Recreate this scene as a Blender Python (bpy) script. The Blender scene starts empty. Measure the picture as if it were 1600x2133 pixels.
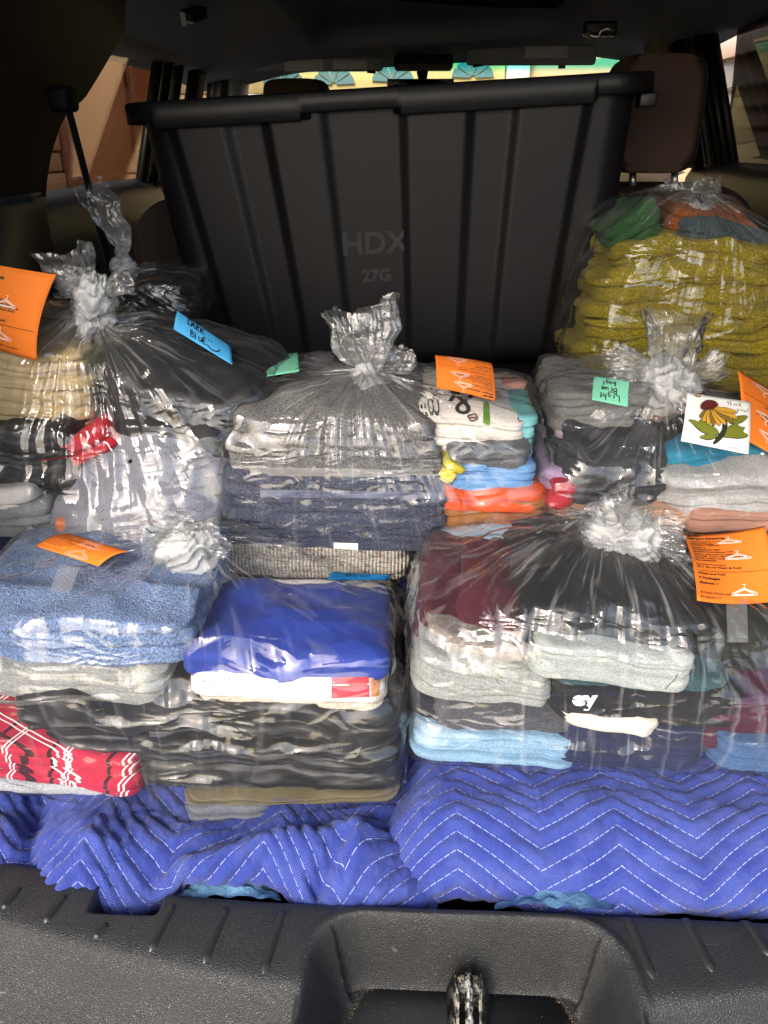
import bpy, bmesh, math, random
import numpy as np
from mathutils import Vector, Matrix
from mathutils.bvhtree import BVHTree

scene = bpy.context.scene
COL = scene.collection

# ------------------------------------------------------------------ camera
PITCH, YAW, FPX = math.radians(26.0), math.radians(2.53), 1604.0
cam_data = bpy.data.cameras.new("camera")
cam_data.sensor_fit = 'VERTICAL'
cam_data.angle_y = 2 * math.atan(1066.5 / FPX)
cam_data.clip_start, cam_data.clip_end = 0.02, 400.0
cam = bpy.data.objects.new("camera", cam_data)
COL.objects.link(cam)
cam.rotation_euler = (math.pi / 2 - PITCH, 0, YAW)
scene.camera = cam

# ------------------------------------------------------------------ sky, sun, exposure
SUN_EL, SUN_AZ = math.radians(38), math.radians(202)      # azimuth clockwise from +Y: the sun stands behind the camera
world = bpy.data.worlds.new("World")
scene.world = world
world.use_nodes = True
nt = world.node_tree
sky = nt.nodes.new("ShaderNodeTexSky")
sky.sky_type = 'NISHITA'
sky.sun_disc = False
sky.sun_elevation = SUN_EL
sky.sun_rotation = SUN_AZ
sky.dust_density = 3.0
sky.ozone_density = 0.6
bg = nt.nodes["Background"]
nt.links.new(sky.outputs[0], bg.inputs[0])
bg.inputs[1].default_value = 0.15
sun_data = bpy.data.lights.new("sun", 'SUN')
sun_data.energy = 0.9
sun_data.angle = math.radians(16)
sun_data.color = (1.0, 0.96, 0.90)
sun = bpy.data.objects.new("sun", sun_data)
COL.objects.link(sun)
_sd = Vector((math.sin(SUN_AZ) * math.cos(SUN_EL), math.cos(SUN_AZ) * math.cos(SUN_EL), math.sin(SUN_EL)))
sun.rotation_euler = _sd.to_track_quat('Z', 'Y').to_euler()
scene.view_settings.view_transform = 'Standard'
scene.view_settings.look = 'None'
scene.view_settings.gamma = 1.0
scene.view_settings.exposure = 1.55
scene.view_settings.use_curve_mapping = False
scene.render.engine = 'CYCLES'
cy = scene.cycles
cy.use_denoising = True
cy.max_bounces = 10
cy.diffuse_bounces = 4
cy.glossy_bounces = 3
cy.transmission_bounces = 6
cy.transparent_max_bounces = 32
cy.sample_clamp_indirect = 4.0
cy.caustics_reflective = False
cy.caustics_refractive = False

# ------------------------------------------------------------------ photo pixel -> place
_cp, _sp, _cyw, _syw = math.cos(PITCH), math.sin(PITCH), math.cos(YAW), math.sin(YAW)
_F = np.array([-_syw * _cp, _cyw * _cp, -_sp])
_R = np.array([_cyw, _syw, 0.0])
_U = np.cross(_R, _F)
def ray(u, v): return _F + (u - 800) / FPX * _R + (1066.5 - v) / FPX * _U
def PX(u, v, X): k = ray(u, v); return k * (X / k[0])
def PY(u, v, Y): k = ray(u, v); return k * (Y / k[1])
def PZ(u, v, Z): k = ray(u, v); return k * (Z / k[2])

# ------------------------------------------------------------------ noise
_rs = np.random.RandomState(7)
_PERM = _rs.permutation(256)
_PERM = np.concatenate([_PERM, _PERM, _PERM])
_VAL = _rs.uniform(-1, 1, 256)
def noise3(x, y, z, seed=0):
    x = np.asarray(x, float) + seed * 17.31; y = np.asarray(y, float) + seed * 7.77; z = np.asarray(z, float) + seed * 3.13
    x, y, z = np.broadcast_arrays(x, y, z)
    xi, yi, zi = np.floor(x).astype(int), np.floor(y).astype(int), np.floor(z).astype(int)
    fx, fy, fz = x - xi, y - yi, z - zi
    fx, fy, fz = [f * f * f * (f * (f * 6 - 15) + 10) for f in (fx, fy, fz)]
    def h(a, b, c): return _VAL[_PERM[_PERM[_PERM[(xi + a) & 255] + ((yi + b) & 255)] + ((zi + c) & 255)]]
    l = lambda a, b, t: a + (b - a) * t
    return l(l(l(h(0,0,0), h(1,0,0), fx), l(h(0,1,0), h(1,1,0), fx), fy),
             l(l(h(0,0,1), h(1,0,1), fx), l(h(0,1,1), h(1,1,1), fx), fy), fz)
def fbm(x, y, z, seed=0, oct=3):
    r = 0; a = 1.0; s = 0
    for o in range(oct):
        r = r + a * noise3(np.asarray(x) * 2 ** o, np.asarray(y) * 2 ** o, np.asarray(z) * 2 ** o, seed + o * 5); s += a; a *= .5
    return r / s
def ridge(x, y, z, seed=0): return 1 - 2 * np.abs(noise3(x, y, z, seed))
def sstep(a, b, x):
    t = np.clip((np.asarray(x, float) - a) / (b - a), 0, 1); return t * t * (3 - 2 * t)

# ------------------------------------------------------------------ objects
def link(name, me, mat=None, parent=None):
    o = bpy.data.objects.new(name, me); COL.objects.link(o)
    if mat is not None and me is not None: me.materials.append(mat)
    if parent is not None: o.parent = parent
    return o
def tag(o, label, cat, group=None, kind=None):
    if label: o["label"] = label
    if cat: o["category"] = cat
    if group: o["group"] = group
    if kind: o["kind"] = kind
    return o
def thing(name, label, cat, loc=(0, 0, 0), group=None):
    o = bpy.data.objects.new(name, None); COL.objects.link(o); o.location = loc
    o.empty_display_size = .05
    return tag(o, label, cat, group)
def mesh(name, verts, faces, smooth=True):
    me = bpy.data.meshes.new(name)
    me.from_pydata([tuple(map(float, p)) for p in verts], [], [tuple(map(int, f)) for f in faces])
    if smooth: me.polygons.foreach_set("use_smooth", [True] * len(me.polygons))
    me.update(); return me
def gridmesh(name, P, uv=None, wrap=False, smooth=True):
    """P[i,j] -> mesh; wrap joins the j ends"""
    n, m = P.shape[:2]
    idx = np.arange(n * m).reshape(n, m)
    jn = np.roll(idx, -1, 1) if wrap else idx[:, 1:]
    a = idx if wrap else idx[:, :-1]
    f = np.stack([a[:-1], jn[:-1], jn[1:], a[1:]], -1).reshape(-1, 4)
    me = bpy.data.meshes.new(name)
    V = P.reshape(-1, 3)
    me.vertices.add(len(V)); me.vertices.foreach_set("co", V.astype(np.float32).ravel())
    me.loops.add(f.size); me.loops.foreach_set("vertex_index", f.ravel().astype(np.int32))
    me.polygons.add(len(f)); me.polygons.foreach_set("loop_start", np.arange(0, f.size, 4, dtype=np.int32))
    me.polygons.foreach_set("use_smooth", np.full(len(f), smooth))
    me.update(calc_edges=True); me.validate()
    if uv is not None:
        l = me.uv_layers.new(name="UVMap")
        l.data.foreach_set("uv", uv.reshape(-1, 2)[f.ravel()].astype(np.float32).ravel())
    return me
def bm_mesh(name, bm, smooth=False):
    me = bpy.data.meshes.new(name); bm.normal_update(); bm.to_mesh(me); bm.free()
    if smooth: me.polygons.foreach_set("use_smooth", [True] * len(me.polygons))
    return me
def rbox(name, sx, sy, sz, bev=.004, seg=2, taper=1.0):
    """bevelled box, origin at its centre"""
    bm = bmesh.new(); bmesh.ops.create_cube(bm, size=1)
    for v in bm.verts:
        t = taper if v.co.z < 0 else 1
        v.co = Vector((v.co.x * sx * t, v.co.y * sy * t, v.co.z * sz))
    if bev: bmesh.ops.bevel(bm, geom=list(bm.edges), offset=bev, segments=seg, affect='EDGES', profile=.6)
    return bm_mesh(name, bm, True)
def hexa(name, c, bev=.0):
    """8 corners: 4 front ring then 4 back ring"""
    bm = bmesh.new(); vs = [bm.verts.new(tuple(map(float, p))) for p in c]
    for f in ((0,1,2,3),(7,6,5,4),(0,4,5,1),(1,5,6,2),(2,6,7,3),(3,7,4,0)): bm.faces.new([vs[i] for i in f])
    bmesh.ops.recalc_face_normals(bm, faces=bm.faces)
    if bev: bmesh.ops.bevel(bm, geom=list(bm.edges), offset=bev, segments=2, affect='EDGES')
    return bm_mesh(name, bm, bool(bev))
def slab(name, pts, off, bev=0.0):
    """polygon (list of points) thickened by the vector off"""
    bm = bmesh.new(); off = Vector(tuple(map(float, off)))
    a = [bm.verts.new(tuple(map(float, p))) for p in pts]; b = [bm.verts.new(v.co + off) for v in a]
    n = len(a); bm.faces.new(a); bm.faces.new(b[::-1])
    for i in range(n): bm.faces.new((a[i], b[i], b[(i+1) % n], a[(i+1) % n]))
    bmesh.ops.recalc_face_normals(bm, faces=bm.faces)
    if bev: bmesh.ops.bevel(bm, geom=list(bm.edges), offset=bev, segments=3, affect='EDGES')
    return bm_mesh(name, bm, bool(bev))
def tube(name, pts, r, n=8, cap=True):
    pts = [Vector(tuple(map(float, p))) for p in pts]; rr = r if isinstance(r, (list, tuple)) else [r] * len(pts)
    rings = []; up = Vector((.13, .21, .97))
    for i, p in enumerate(pts):
        d = (pts[min(i + 1, len(pts) - 1)] - pts[max(i - 1, 0)]).normalized()
        s = d.cross(up)
        if s.length < .05: s = d.cross(Vector((1, 0, 0)))
        s.normalize(); t = s.cross(d); up = t if abs(t.length) > 0 else up
        rings.append([p + (s * math.cos(2 * math.pi * k / n) + t * math.sin(2 * math.pi * k / n)) * rr[i] for k in range(n)])
    V = [v for R in rings for v in R]
    F = [(i*n+k, i*n+(k+1) % n, (i+1)*n+(k+1) % n, (i+1)*n+k) for i in range(len(pts)-1) for k in range(n)]
    if cap: F += [tuple(range(n))[::-1], tuple((len(pts)-1)*n+k for k in range(n))]
    return mesh(name, V, F)

# ------------------------------------------------------------------ materials
def lin(c):
    if isinstance(c, str): c = tuple(int(c[i:i+2], 16) for i in (0, 2, 4))
    return tuple(((x / 255) / 12.92 if x / 255 <= .04045 else ((x / 255 + .055) / 1.055) ** 2.4) for x in c) + (1.0,)
class NT:
    def __init__(s, name):
        s.m = bpy.data.materials.new(name); s.m.use_nodes = True; s.t = s.m.node_tree
        s.b = s.t.nodes["Principled BSDF"]; s.out = s.t.nodes["Material Output"]
    def n(s, typ, **kw):
        x = s.t.nodes.new("ShaderNode" + typ)
        for k, v in kw.items():
            if k.startswith("i_"): x.inputs[k[2:].replace("_", " ")].default_value = v
            else: setattr(x, k, v)
        return x
    def l(s, a, b): s.t.links.new(a, b)
    def math(s, op, a, b=None, c=None, clamp=False):
        x = s.t.nodes.new("ShaderNodeMath"); x.operation = op; x.use_clamp = clamp
        for i, v in enumerate((a, b, c)):
            if v is None: continue
            if isinstance(v, (int, float)): x.inputs[i].default_value = v
            else: s.l(v, x.inputs[i])
        return x.outputs[0]
    def mix(s, f, a, b, typ='MIX'):
        x = s.t.nodes.new("ShaderNodeMix"); x.data_type = 'RGBA'; x.blend_type = typ
        for i, v in ((0, f), (6, a), (7, b)):
            if isinstance(v, (int, float)): x.inputs[i].default_value = v
            elif isinstance(v, tuple): x.inputs[i].default_value = v
            else: s.l(v, x.inputs[i])
        return x.outputs[2]
    def ramp(s, f, stops):
        x = s.t.nodes.new("ShaderNodeValToRGB"); e = x.color_ramp.elements
        while len(e) < len(stops): e.new(.5)
        for k, (p, c) in enumerate(stops): e[k].position = p; e[k].color = c if isinstance(c, tuple) else (c, c, c, 1)
        s.l(f, x.inputs[0]); return x.outputs[0]
    def coord(s, out="Object", scale=(1, 1, 1), rot=(0, 0, 0)):
        c = s.n("TexCoord"); mp = s.n("Mapping"); mp.inputs["Scale"].default_value = scale; mp.inputs["Rotation"].default_value = rot
        s.l(c.outputs[out], mp.inputs[0]); return mp.outputs[0]
    def noise(s, vec, scale, detail=3, rough=.55, dist=0.0):
        x = s.n("TexNoise"); x.inputs["Scale"].default_value = scale; x.inputs["Detail"].default_value = detail
        x.inputs["Roughness"].default_value = rough; x.inputs["Distortion"].default_value = dist
        s.l(vec, x.inputs["Vector"]); return x.outputs["Fac"]
    def voro(s, vec, scale, feature='F1', out="Distance"):
        x = s.n("TexVoronoi"); x.feature = feature; x.inputs["Scale"].default_value = scale
        s.l(vec, x.inputs["Vector"]); return x.outputs[out]
    def bump(s, h, strength=.4, dist=.001, normal=None):
        x = s.n("Bump"); x.inputs["Strength"].default_value = strength; x.inputs["Distance"].default_value = dist
        s.l(h, x.inputs["Height"])
        if normal is not None: s.l(normal, x.inputs["Normal"])
        return x.outputs[0]
    def base(s, col=None, rough=None, spec=None, metal=None):
        if col is not None:
            if isinstance(col, tuple): s.b.inputs["Base Color"].default_value = col
            else: s.l(col, s.b.inputs["Base Color"])
        if rough is not None:
            if isinstance(rough, (int, float)): s.b.inputs["Roughness"].default_value = rough
            else: s.l(rough, s.b.inputs["Roughness"])
        if spec is not None: s.b.inputs["Specular IOR Level"].default_value = spec
        if metal is not None: s.b.inputs["Metallic"].default_value = metal
_cache = {}
def plain(name, col, rough=.5, spec=.5, metal=0, nscale=0, nstr=.2, var=.0, vscale=20, ndist=.001):
    k = ("p", name)
    if k in _cache: return _cache[k]
    t = NT(name); c = lin(col); t.base(c, rough, spec, metal)
    vec = t.coord()
    if var:
        f = t.noise(vec, vscale, 4)
        t.base(t.mix(f, tuple(x * (1 - var) for x in c[:3]) + (1,), tuple(min(1, x * (1 + var)) for x in c[:3]) + (1,)))
    if nscale: t.l(t.bump(t.noise(vec, nscale, 4), nstr, ndist), t.b.inputs["Normal"])
    _cache[k] = t.m; return t.m
def cloth(col, kind="plain", col2=None):
    """woven or knitted cloth: kind is its weave"""
    k = (str(col), kind, str(col2))
    if k in _cache: return _cache[k]
    t = NT("cloth_" + kind); c = lin(col); vec = t.coord()
    dk = tuple(x * .72 for x in c[:3]) + (1,); lt = tuple(min(1, x * 1.22 + .004) for x in c[:3]) + (1,)
    base = t.mix(t.noise(vec, 22, 4), dk, lt)
    rough, spec = .85, .25
    if kind == "terry":
        v = t.noise(vec, 340, 5, .7); w = t.voro(vec, 520)
        m = t.n("Mix"); m.data_type = 'RGBA'; m.blend_type = 'MULTIPLY'; m.inputs[0].default_value = 1
        t.l(t.ramp(v, [(.33, (.40, .40, .42, 1)), (.66, (1.3, 1.3, 1.3, 1))]), m.inputs[7]); t.l(t.mix(t.noise(vec, 22, 4), dk, lt), m.inputs[6])
        base = m.outputs[2]
        t.l(t.bump(t.math('ADD', v, t.math('MULTIPLY', w, -.6)), 1.0, .0035), t.b.inputs["Normal"]); rough, spec = .95, .1
    elif kind == "heather":
        v = t.noise(t.coord(scale=(1, 1, 2.2)), 420, 4, .75)
        base = t.mix(t.ramp(v, [(.36, 0.0), (.64, 1.0)]), lin(col2) if col2 else dk, lt)
        t.l(t.bump(t.noise(vec, 700, 3), .5, .0012), t.b.inputs["Normal"])
    elif kind == "mesh":
        w = t.voro(t.coord(rot=(0, 0, .5)), 260); dots = t.ramp(w, [(.12, 0.0), (.3, 1.0)])
        base = t.mix(dots, dk, base)
        t.l(t.bump(dots, .6, .0012), t.b.inputs["Normal"]); rough = .7
    elif kind == "satin":
        t.l(t.bump(t.noise(vec, 60, 4), .25, .002), t.b.inputs["Normal"]); rough, spec = .5, .45
    elif kind == "denim":
        v = t.noise(t.coord(scale=(1, 1.6, 1.6), rot=(.4, .5, .7)), 500, 3, .7)
        base = t.mix(t.ramp(v, [(.38, 0.0), (.62, 1.0)]), dk, lt)
        t.l(t.bump(v, .5, .0012), t.b.inputs["Normal"])
    elif kind == "knit":
        sx = t.n("SeparateXYZ"); t.l(vec, sx.inputs[0])
        rib = t.math('PINGPONG', sx.outputs[0], .0022)
        f2 = t.noise(t.coord(scale=(.9, 3, 3)), 95, 2)
        base = t.ramp(f2, [(.30, lin("8c9a9a")), (.40, lin("cfc8ba")), (.52, lin("ddd6c8")), (.60, lin("b08f80")), (.70, lin("6f8584"))])
        base = t.mix(t.ramp(t.math('DIVIDE', rib, .0022), [(0.0, .35), (.5, 1.0)]), lin("3b3a38"), base)
        t.l(t.bump(t.math('ADD', t.math('DIVIDE', rib, .0022), t.noise(vec, 500, 2)), .9, .003), t.b.inputs["Normal"])
    elif kind == "plaid":
        sx = t.n("SeparateXYZ"); t.l(t.coord(rot=(0, 0, .35)), sx.inputs[0])
        def lines(o, per, w, off=0.0):
            return t.math('LESS_THAN', t.math('MODULO', t.math('ADD', o, 5 + off), per), w)
        wl = t.math('MAXIMUM', t.math('MAXIMUM', lines(sx.outputs[0], .055, .0016), lines(sx.outputs[0], .055, .0016, .004)), t.math('MAXIMUM', lines(sx.outputs[1], .06, .0016), lines(sx.outputs[1], .06, .0014, .005)))
        bl = t.math('MAXIMUM', lines(sx.outputs[0], .055, .004, .018), lines(sx.outputs[1], .06, .004, .02))
        base = t.mix(bl, base, lin("3a1418")); base = t.mix(wl, base, lin("e8dcdc"))
    else:
        t.l(t.bump(t.noise(vec, 800, 2), .3, .0008), t.b.inputs["Normal"])
    t.base(base, rough, spec)
    t.b.inputs["Sheen Weight"].default_value = .12 if kind in ("terry", "heather") else .04
    _cache[k] = t.m; return t.m
# ================================================================== the car
XC = .045                                   # the car's centre line
M_black = plain("black_plastic", "0e0f10", .65, .2, nscale=900, nstr=.25, var=.15)
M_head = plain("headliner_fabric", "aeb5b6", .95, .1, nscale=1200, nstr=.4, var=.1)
M_dark = plain("dark_recess_fabric", "0d1012", .95, .1, nscale=1200, nstr=.3)
M_vinyl = plain("grey_vinyl", "2b2f33", .45, .5, nscale=700, nstr=.25, var=.1)
M_seal = plain("rubber_seal", "0c0d0e", .45, .5)
M_trimgrey = plain("pillar_trim_grey", "55534c", .6, .3)
M_seat = plain("brown_seat_fabric", "3a2c22", .8, .25, nscale=900, nstr=.5, var=.15)
M_seatback = plain("seatback_carpet", "2a2320", .95, .1, nscale=1400, nstr=.9, var=.2, ndist=.003)
M_label = plain("visor_label_white", "e6ebe8", .6)
M_chrome = plain("satin_silver", "b9bcbc", .3, .5, .9)
M_belt = plain("seat_belt_webbing", "141516", .7, .3, nscale=500, nstr=.3)
M_carpet = plain("cargo_carpet", "1a1a1b", .97, .1, nscale=900, nstr=.8, var=.3)

# textured tailgate sill plastic: leather grain, scuffs and dust
t = NT("sill_plastic"); vec = t.coord()
g1 = t.voro(vec, 520, 'DISTANCE_TO_EDGE'); g2 = t.noise(vec, 300, 4)
grain = t.math('ADD', t.ramp(g1, [(.0, 0.0), (.22, 1.0)]), t.math('MULTIPLY', g2, .7))
scr = t.noise(t.coord(scale=(1, 6, 1), rot=(0, 0, .5)), 34, 6, .7)
scr = t.ramp(scr, [(.66, 0.0), (.72, 1.0)])
dust = t.ramp(t.noise(vec, 1100, 2), [(.66, 0.0), (.74, 1.0)])
dustw = t.math('MULTIPLY', dust, t.ramp(t.noise(vec, 14, 3), [(.40, 0.0), (.60, .75)]))
c = t.mix(t.noise(vec, 25, 4), lin("1e1f1f"), lin("2a2b2b"))
c = t.mix(t.math('MULTIPLY', scr, .40), c, lin("8d8a82"))
c = t.mix(dustw, c, lin("a39a8a"))
t.base(c, t.ramp(t.noise(vec, 30, 3), [(.3, .40), (.7, .54)]), .5)
t.l(t.bump(grain, .45, .0009), t.b.inputs["Normal"]); M_sill = t.m
# smooth recess plate: dirt specks, sandy line where it meets the wall
t = NT("recess_plate_plastic"); vec = t.coord()
sp = t.ramp(t.noise(vec, 520, 3, .7), [(.64, 0.0), (.70, 1.0)])
spw = t.math('MULTIPLY', sp, t.ramp(t.noise(vec, 40, 4), [(.45, 0.05), (.65, .9)]))
c = t.mix(spw, lin("303236"), lin("b3a283"))
c = t.mix(t.ramp(t.noise(t.coord(scale=(3, 1, 1)), 60, 5, .7), [(.60, 0.0), (.78, .35)]), c, lin("6d6a64"))
t.base(c, .45, .5); t.l(t.bump(t.noise(vec, 500, 3), .3, .0008), t.b.inputs["Normal"]); M_plate = t.m
M_rib = plain('tread_rib_plastic', '262727', .34, .5, var=.2, vscale=200)
M_sand = plain("sand_grit", "857457", .9, .2, var=.4, vscale=300)

car = thing("car", "open dark car boot seen from the tailgate, black trim and brown seats", "car", (XC, .5, -1.4))
def part(name, me, m, parent=None):
    o = link(name, me, m); p = parent or car
    o.parent = p
    # parts are modelled in place: undo the parent's offset
    o.matrix_parent_inverse = Matrix.Translation(-Vector(car.location)) if p is car else p.matrix_parent_inverse.copy()
    return o
def sub(name, me, m, p):
    o = link(name, me, m); o.parent = p; return o

# ---- tailgate sill: one height field with the latch recess, the notch and the rolled edges
ZS = -.63
xs = np.linspace(-.66, .74, 760); ys = np.linspace(.27, .52, 190)
X, Y = np.meshgrid(xs, ys)
yc = .388 + np.where(X < .08, .27, .45) * (X - .08) ** 2                 # rolled front crease
yb = .478 + .012 * np.exp(-((X + .40) / .16) ** 2) + .02 * sstep(-.2, -.42, X)   # back edge
def softmax0(x, k=.008): return .5 * (x + np.sqrt(x * x + k * k))
Z = ZS - 1.7 * (softmax0(yc - Y, .006) - .0004) + .0015 * noise3(X * 9, Y * 9, 0 * X)
Z = Z - 3.2 * softmax0(Y - yb, .006)
lip = yc - Y - .052                                                     # body seam below the slope
Z = np.where(lip > 0, Z + .006 - .03 * np.exp(-((lip - .006) / .004) ** 2), Z)
# recess
hx = .132; cx = .052; rc = .045; ytop = .468
wall_x = hx + .08 * np.clip(.47 - Y, 0, .2) * 1.4
qx = np.abs(X - cx) - wall_x + rc; qy = (Y - ytop) + rc
sd = np.hypot(np.maximum(qx, 0), np.maximum(qy, 0)) + np.minimum(np.maximum(qx, qy), 0) - rc
inside = -sd
flare = .03 + .016 * sstep(.46, .38, Y)
side = sstep(-.004, 1, inside / np.where(qx > qy, .034, .022))
fl = -.082 - .25 * np.clip(.40 - Y, 0, 1)
zrec = ZS + (-.080) * np.clip(side * 1.0, 0, 1)
Z = np.where(inside > -.004, np.minimum(Z, 0) * (1 - sstep(-.004, .004, inside)) + zrec * sstep(-.004, .004, inside), Z)
rimr = np.exp(-((sd - .004) / .004) ** 2) * .0022                         # raised lip round the recess
Z = Z + np.where(Y > yc - .004, rimr, rimr * .6)
# notch for the latch cover at the left of the back edge
a0, a1 = PZ(190, 1880, ZS), PZ(322, 1880, ZS)
nx0, nx1, ny = a0[0] + .004, a1[0] - .004, PZ(250, 1897, ZS)[1]
notch = sstep(nx0 - .006, nx0 + .012, X) * sstep(nx1 + .012, nx1 - .006, X) * sstep(ny - .004, ny + .006, Y)
Z = Z - .07 * notch
sill = part("sill_trim", gridmesh("sill", np.stack([X, Y, Z], -1)), M_sill)
def zsill(x, y): return float(Z[np.abs(ys - y).argmin(), np.abs(xs - x).argmin()])
# flat plate in the recess floor and grit along its edge
pf = []
for (x, y) in ((-.045, .25), (-.045, .425), (-.038, .444), (-.02, .452), (.124, .452), (.142, .444), (.149, .425), (.149, .25)): pf.append((x, y, ZS - .0795))
plate = part("recess_plate", slab("plate", pf, (0, 0, -.004), .0012), M_plate)
rng = random.Random(4)
V, F = [], []
edge = [(-.05, .36), (-.05, .42), (-.042, .44), (-.022, .4535), (.052, .4535), (.126, .4535), (.146, .44), (.153, .42), (.156, .36)]
for k in range(420):
    i = rng.randrange(len(edge) - 1); q = rng.random()
    x = edge[i][0] * (1 - q) + edge[i + 1][0] * q; y = edge[i][1] * (1 - q) + edge[i + 1][1] * q
    x += rng.gauss(0, .0016); y += rng.gauss(-.001, .0018)
    if rng.random() < .18: x += rng.uniform(-.03, .03); y -= abs(rng.gauss(0, .03))
    s = rng.uniform(.0002, .0005) * (2.0 if rng.random() < .04 else 1); z = max(zsill(x, y), ZS - .079) + s * .3
    b = len(V); V += [(x + s, y, z), (x - s * .6, y + s * .8, z), (x - s * .6, y - s * .8, z), (x, y, z + s)]
    F += [(b, b+1, b+3), (b+1, b+2, b+3), (b+2, b, b+3)]
grit = part("grit", mesh("grit", V, F, False), M_sand); grit["kind"] = "stuff"
# tread ribs: low rounded bars on the sill top
for (u0, v0, u1, v1) in ((40,1850,5,1893), (135,1864,92,1922), (222,1923,196,1955), (362,1882,312,1982), (473,1886,424,2006),
                         (590,1890,548,2026), (1302,1898,1362,2038), (1424,1898,1486,2024), (1546,1896,1606,1990)):
    p, q = PZ(u0, v0, ZS), PZ(u1, v1, ZS)
    d = np.array([q[0]-p[0], q[1]-p[1]]); L = np.hypot(*d); d /= L; nrm = np.array([-d[1], d[0]])
    n = 14; P = np.zeros((n, 7, 3))
    for i in range(n):
        q_ = i / (n - 1); c_ = p[:2] + d * L * q_
        wd = .0042 * min(1, (min(q_, 1 - q_) * L + .0004) / .003) ** .5
        for j, s_ in enumerate(np.linspace(-1, 1, 7)):
            xy = c_ + nrm * wd * s_
            P[i, j] = (xy[0], xy[1], zsill(*xy) - .0006 + .0034 * (1 - abs(s_) ** 4) * min(1, min(q_, 1 - q_) * L / .002 + .15))
    part("tread_rib", gridmesh("rib", P), M_rib)
# latch striker: worn black bracket with a bare steel bar
M_strk = NT("worn_striker"); vec = M_strk.coord()
f = M_strk.ramp(M_strk.noise(vec, 130, 5, .7), [(.48, 0.0), (.56, 1.0)])
M_strk.base(M_strk.mix(f, lin("15171a"), lin("8c8473")), .45, .5); M_strk = M_strk.m
M_steel = NT("bare_steel"); vec = M_steel.coord()
f = M_steel.ramp(M_steel.noise(M_steel.coord(scale=(1, 1, .5)), 150, 5, .7), [(.48, 0.0), (.56, 1.0)])
M_steel.base(M_steel.mix(f, lin("141415"), lin("9a9890")), .42, .5, .25); M_steel = M_steel.m
sx, sy = .0555, .428
stk = part("latch_striker", slab("striker", [(sx-.0165, sy+.014, ZS-.079), (sx-.0165, sy+.012, ZS-.050), (sx-.0085, sy+.006, ZS-.034), (sx+.0085, sy+.006, ZS-.034), (sx+.0165, sy+.012, ZS-.050), (sx+.0165, sy+.014, ZS-.079)], (0, -.012, -.004), .0016), M_strk)
for s in (-1, 1):
    part("striker_plate", slab("cheek", [(sx+s*.0105, sy+.010, ZS-.036), (sx+s*.017, sy+.006, ZS-.056), (sx+s*.0155, sy-.03, ZS-.076), (sx+s*.009, sy-.045, ZS-.08), (sx+s*.008, sy-.01, ZS-.04)], (s*.0022, 0, 0), .0006), M_strk)
part("striker_bar", tube("bar", [(sx-.001, sy+.008, ZS-.032), (sx-.0005, sy-.004, ZS-.033), (sx, sy-.02, ZS-.05), (sx+.0005, sy-.05, ZS-.078), (sx+.001, sy-.056, ZS-.088)], [.0036, .0038, .0036, .0034, .0032], 10), M_steel)

# ---- cargo floor with the folded third row behind
part("cargo_floor", slab("cargo_floor", [(-.64, .46, -.72), (-.64, 1.10, -.66), (.72, 1.10, -.66), (.72, .46, -.72)], (0, 0, -.05), .005), M_carpet)
part("folded_seat", slab("folded_seat", [(-.60, 1.09, -.36), (-.60, 1.47, -.35), (.70, 1.47, -.35), (.70, 1.09, -.36)], (0, 0, -.33), .02), M_carpet)

# ---- side trim left: its front edge is the slanted rear edge of the door window
XL = -.57
edge = [(262,80), (240,115), (215,158), (186,206), (152,232), (128,278), (112,330), (103,385), (100,430), (104,470), (118,520), (140,570)]
pe = [PX(u, v, XL) for u, v in edge]
poly = pe + [np.array([XL, pe[-1][1], -.72]), np.array([XL, .42, -.72]), np.array([XL, .42, .34]), np.array([XL, pe[0][1] + .1, .34])]
part("side_trim", slab("side_trim", poly, (-.05, 0, 0), .008), M_black)
pl = [PX(u, v, XL + .012) for u, v in ((-40,418), (60,405), (97,400), (102,445), (112,500), (135,560), (135,640))]
part("side_trim_lower", slab("side_trim_lower", [np.array([XL+.012, .45, pl[0][2]])] + pl + [np.array([XL+.012, pl[-1][1], -.7]), np.array([XL+.012, .45, -.7])], (-.02, 0, 0), .006), M_vinyl)
# right: the trim stands outside the picture's edge
XR = .66
part("side_trim", slab("side_trim_right", [(XR, .42, -.72), (XR, 1.25, -.72), (XR, 1.25, -.2), (XR, 1.15, .05), (XR, 1.3, .36), (XR, .42, .36)], (.05, 0, 0), .008), M_black)
# seat belt hanging down the left trim
b0, b1 = PX(141, 225, XL + .03), PX(228, 560, XL + .06)
d = (b1 - b0); sidev = np.array([.0, .012, .0])
part("seat_belt", slab("belt", [b0 - sidev, b0 + sidev, b1 + sidev, b1 - sidev], (.002, 0, 0)), M_belt)
bp = part("belt_guide", rbox("guide", .03, .05, .035, .01, 3), M_black); bp.location = b0 + np.array([-.004, 0, .012])

# ---- doors
def door(side, xin, y0, y1, zb):
    xo = xin + side * .07
    prof = [(xo, zb + .01), (xin + side * .05, zb + .012), (xin + side * .018, zb), (xin, zb - .03), (xin - side * .004, zb - .08), (xin + side * .012, zb - .2), (xin, zb - .5), (xo, zb - .6)]
    yy = np.linspace(y0, y1, 12)
    return gridmesh("door_panel", np.array([[(x, y, z + .012 * math.sin((y - y0) * 2)) for (x, z) in prof] for y in yy]))
zbl = PX(200, 408, -.74)[2]
part("door_panel", door(-1, -.70, 1.2, 2.45, zbl), M_vinyl)
zbr = PX(1560, 362, .80)[2]
part("door_panel", door(1, .76, 1.2, 2.45, zbr), M_vinyl)
part("door_panel", door(-1, -.70, 2.62, 3.6, zbl - .03), M_vinyl)
part("door_panel", door(1, .76, 2.62, 3.6, zbr - .03), M_vinyl)

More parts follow.
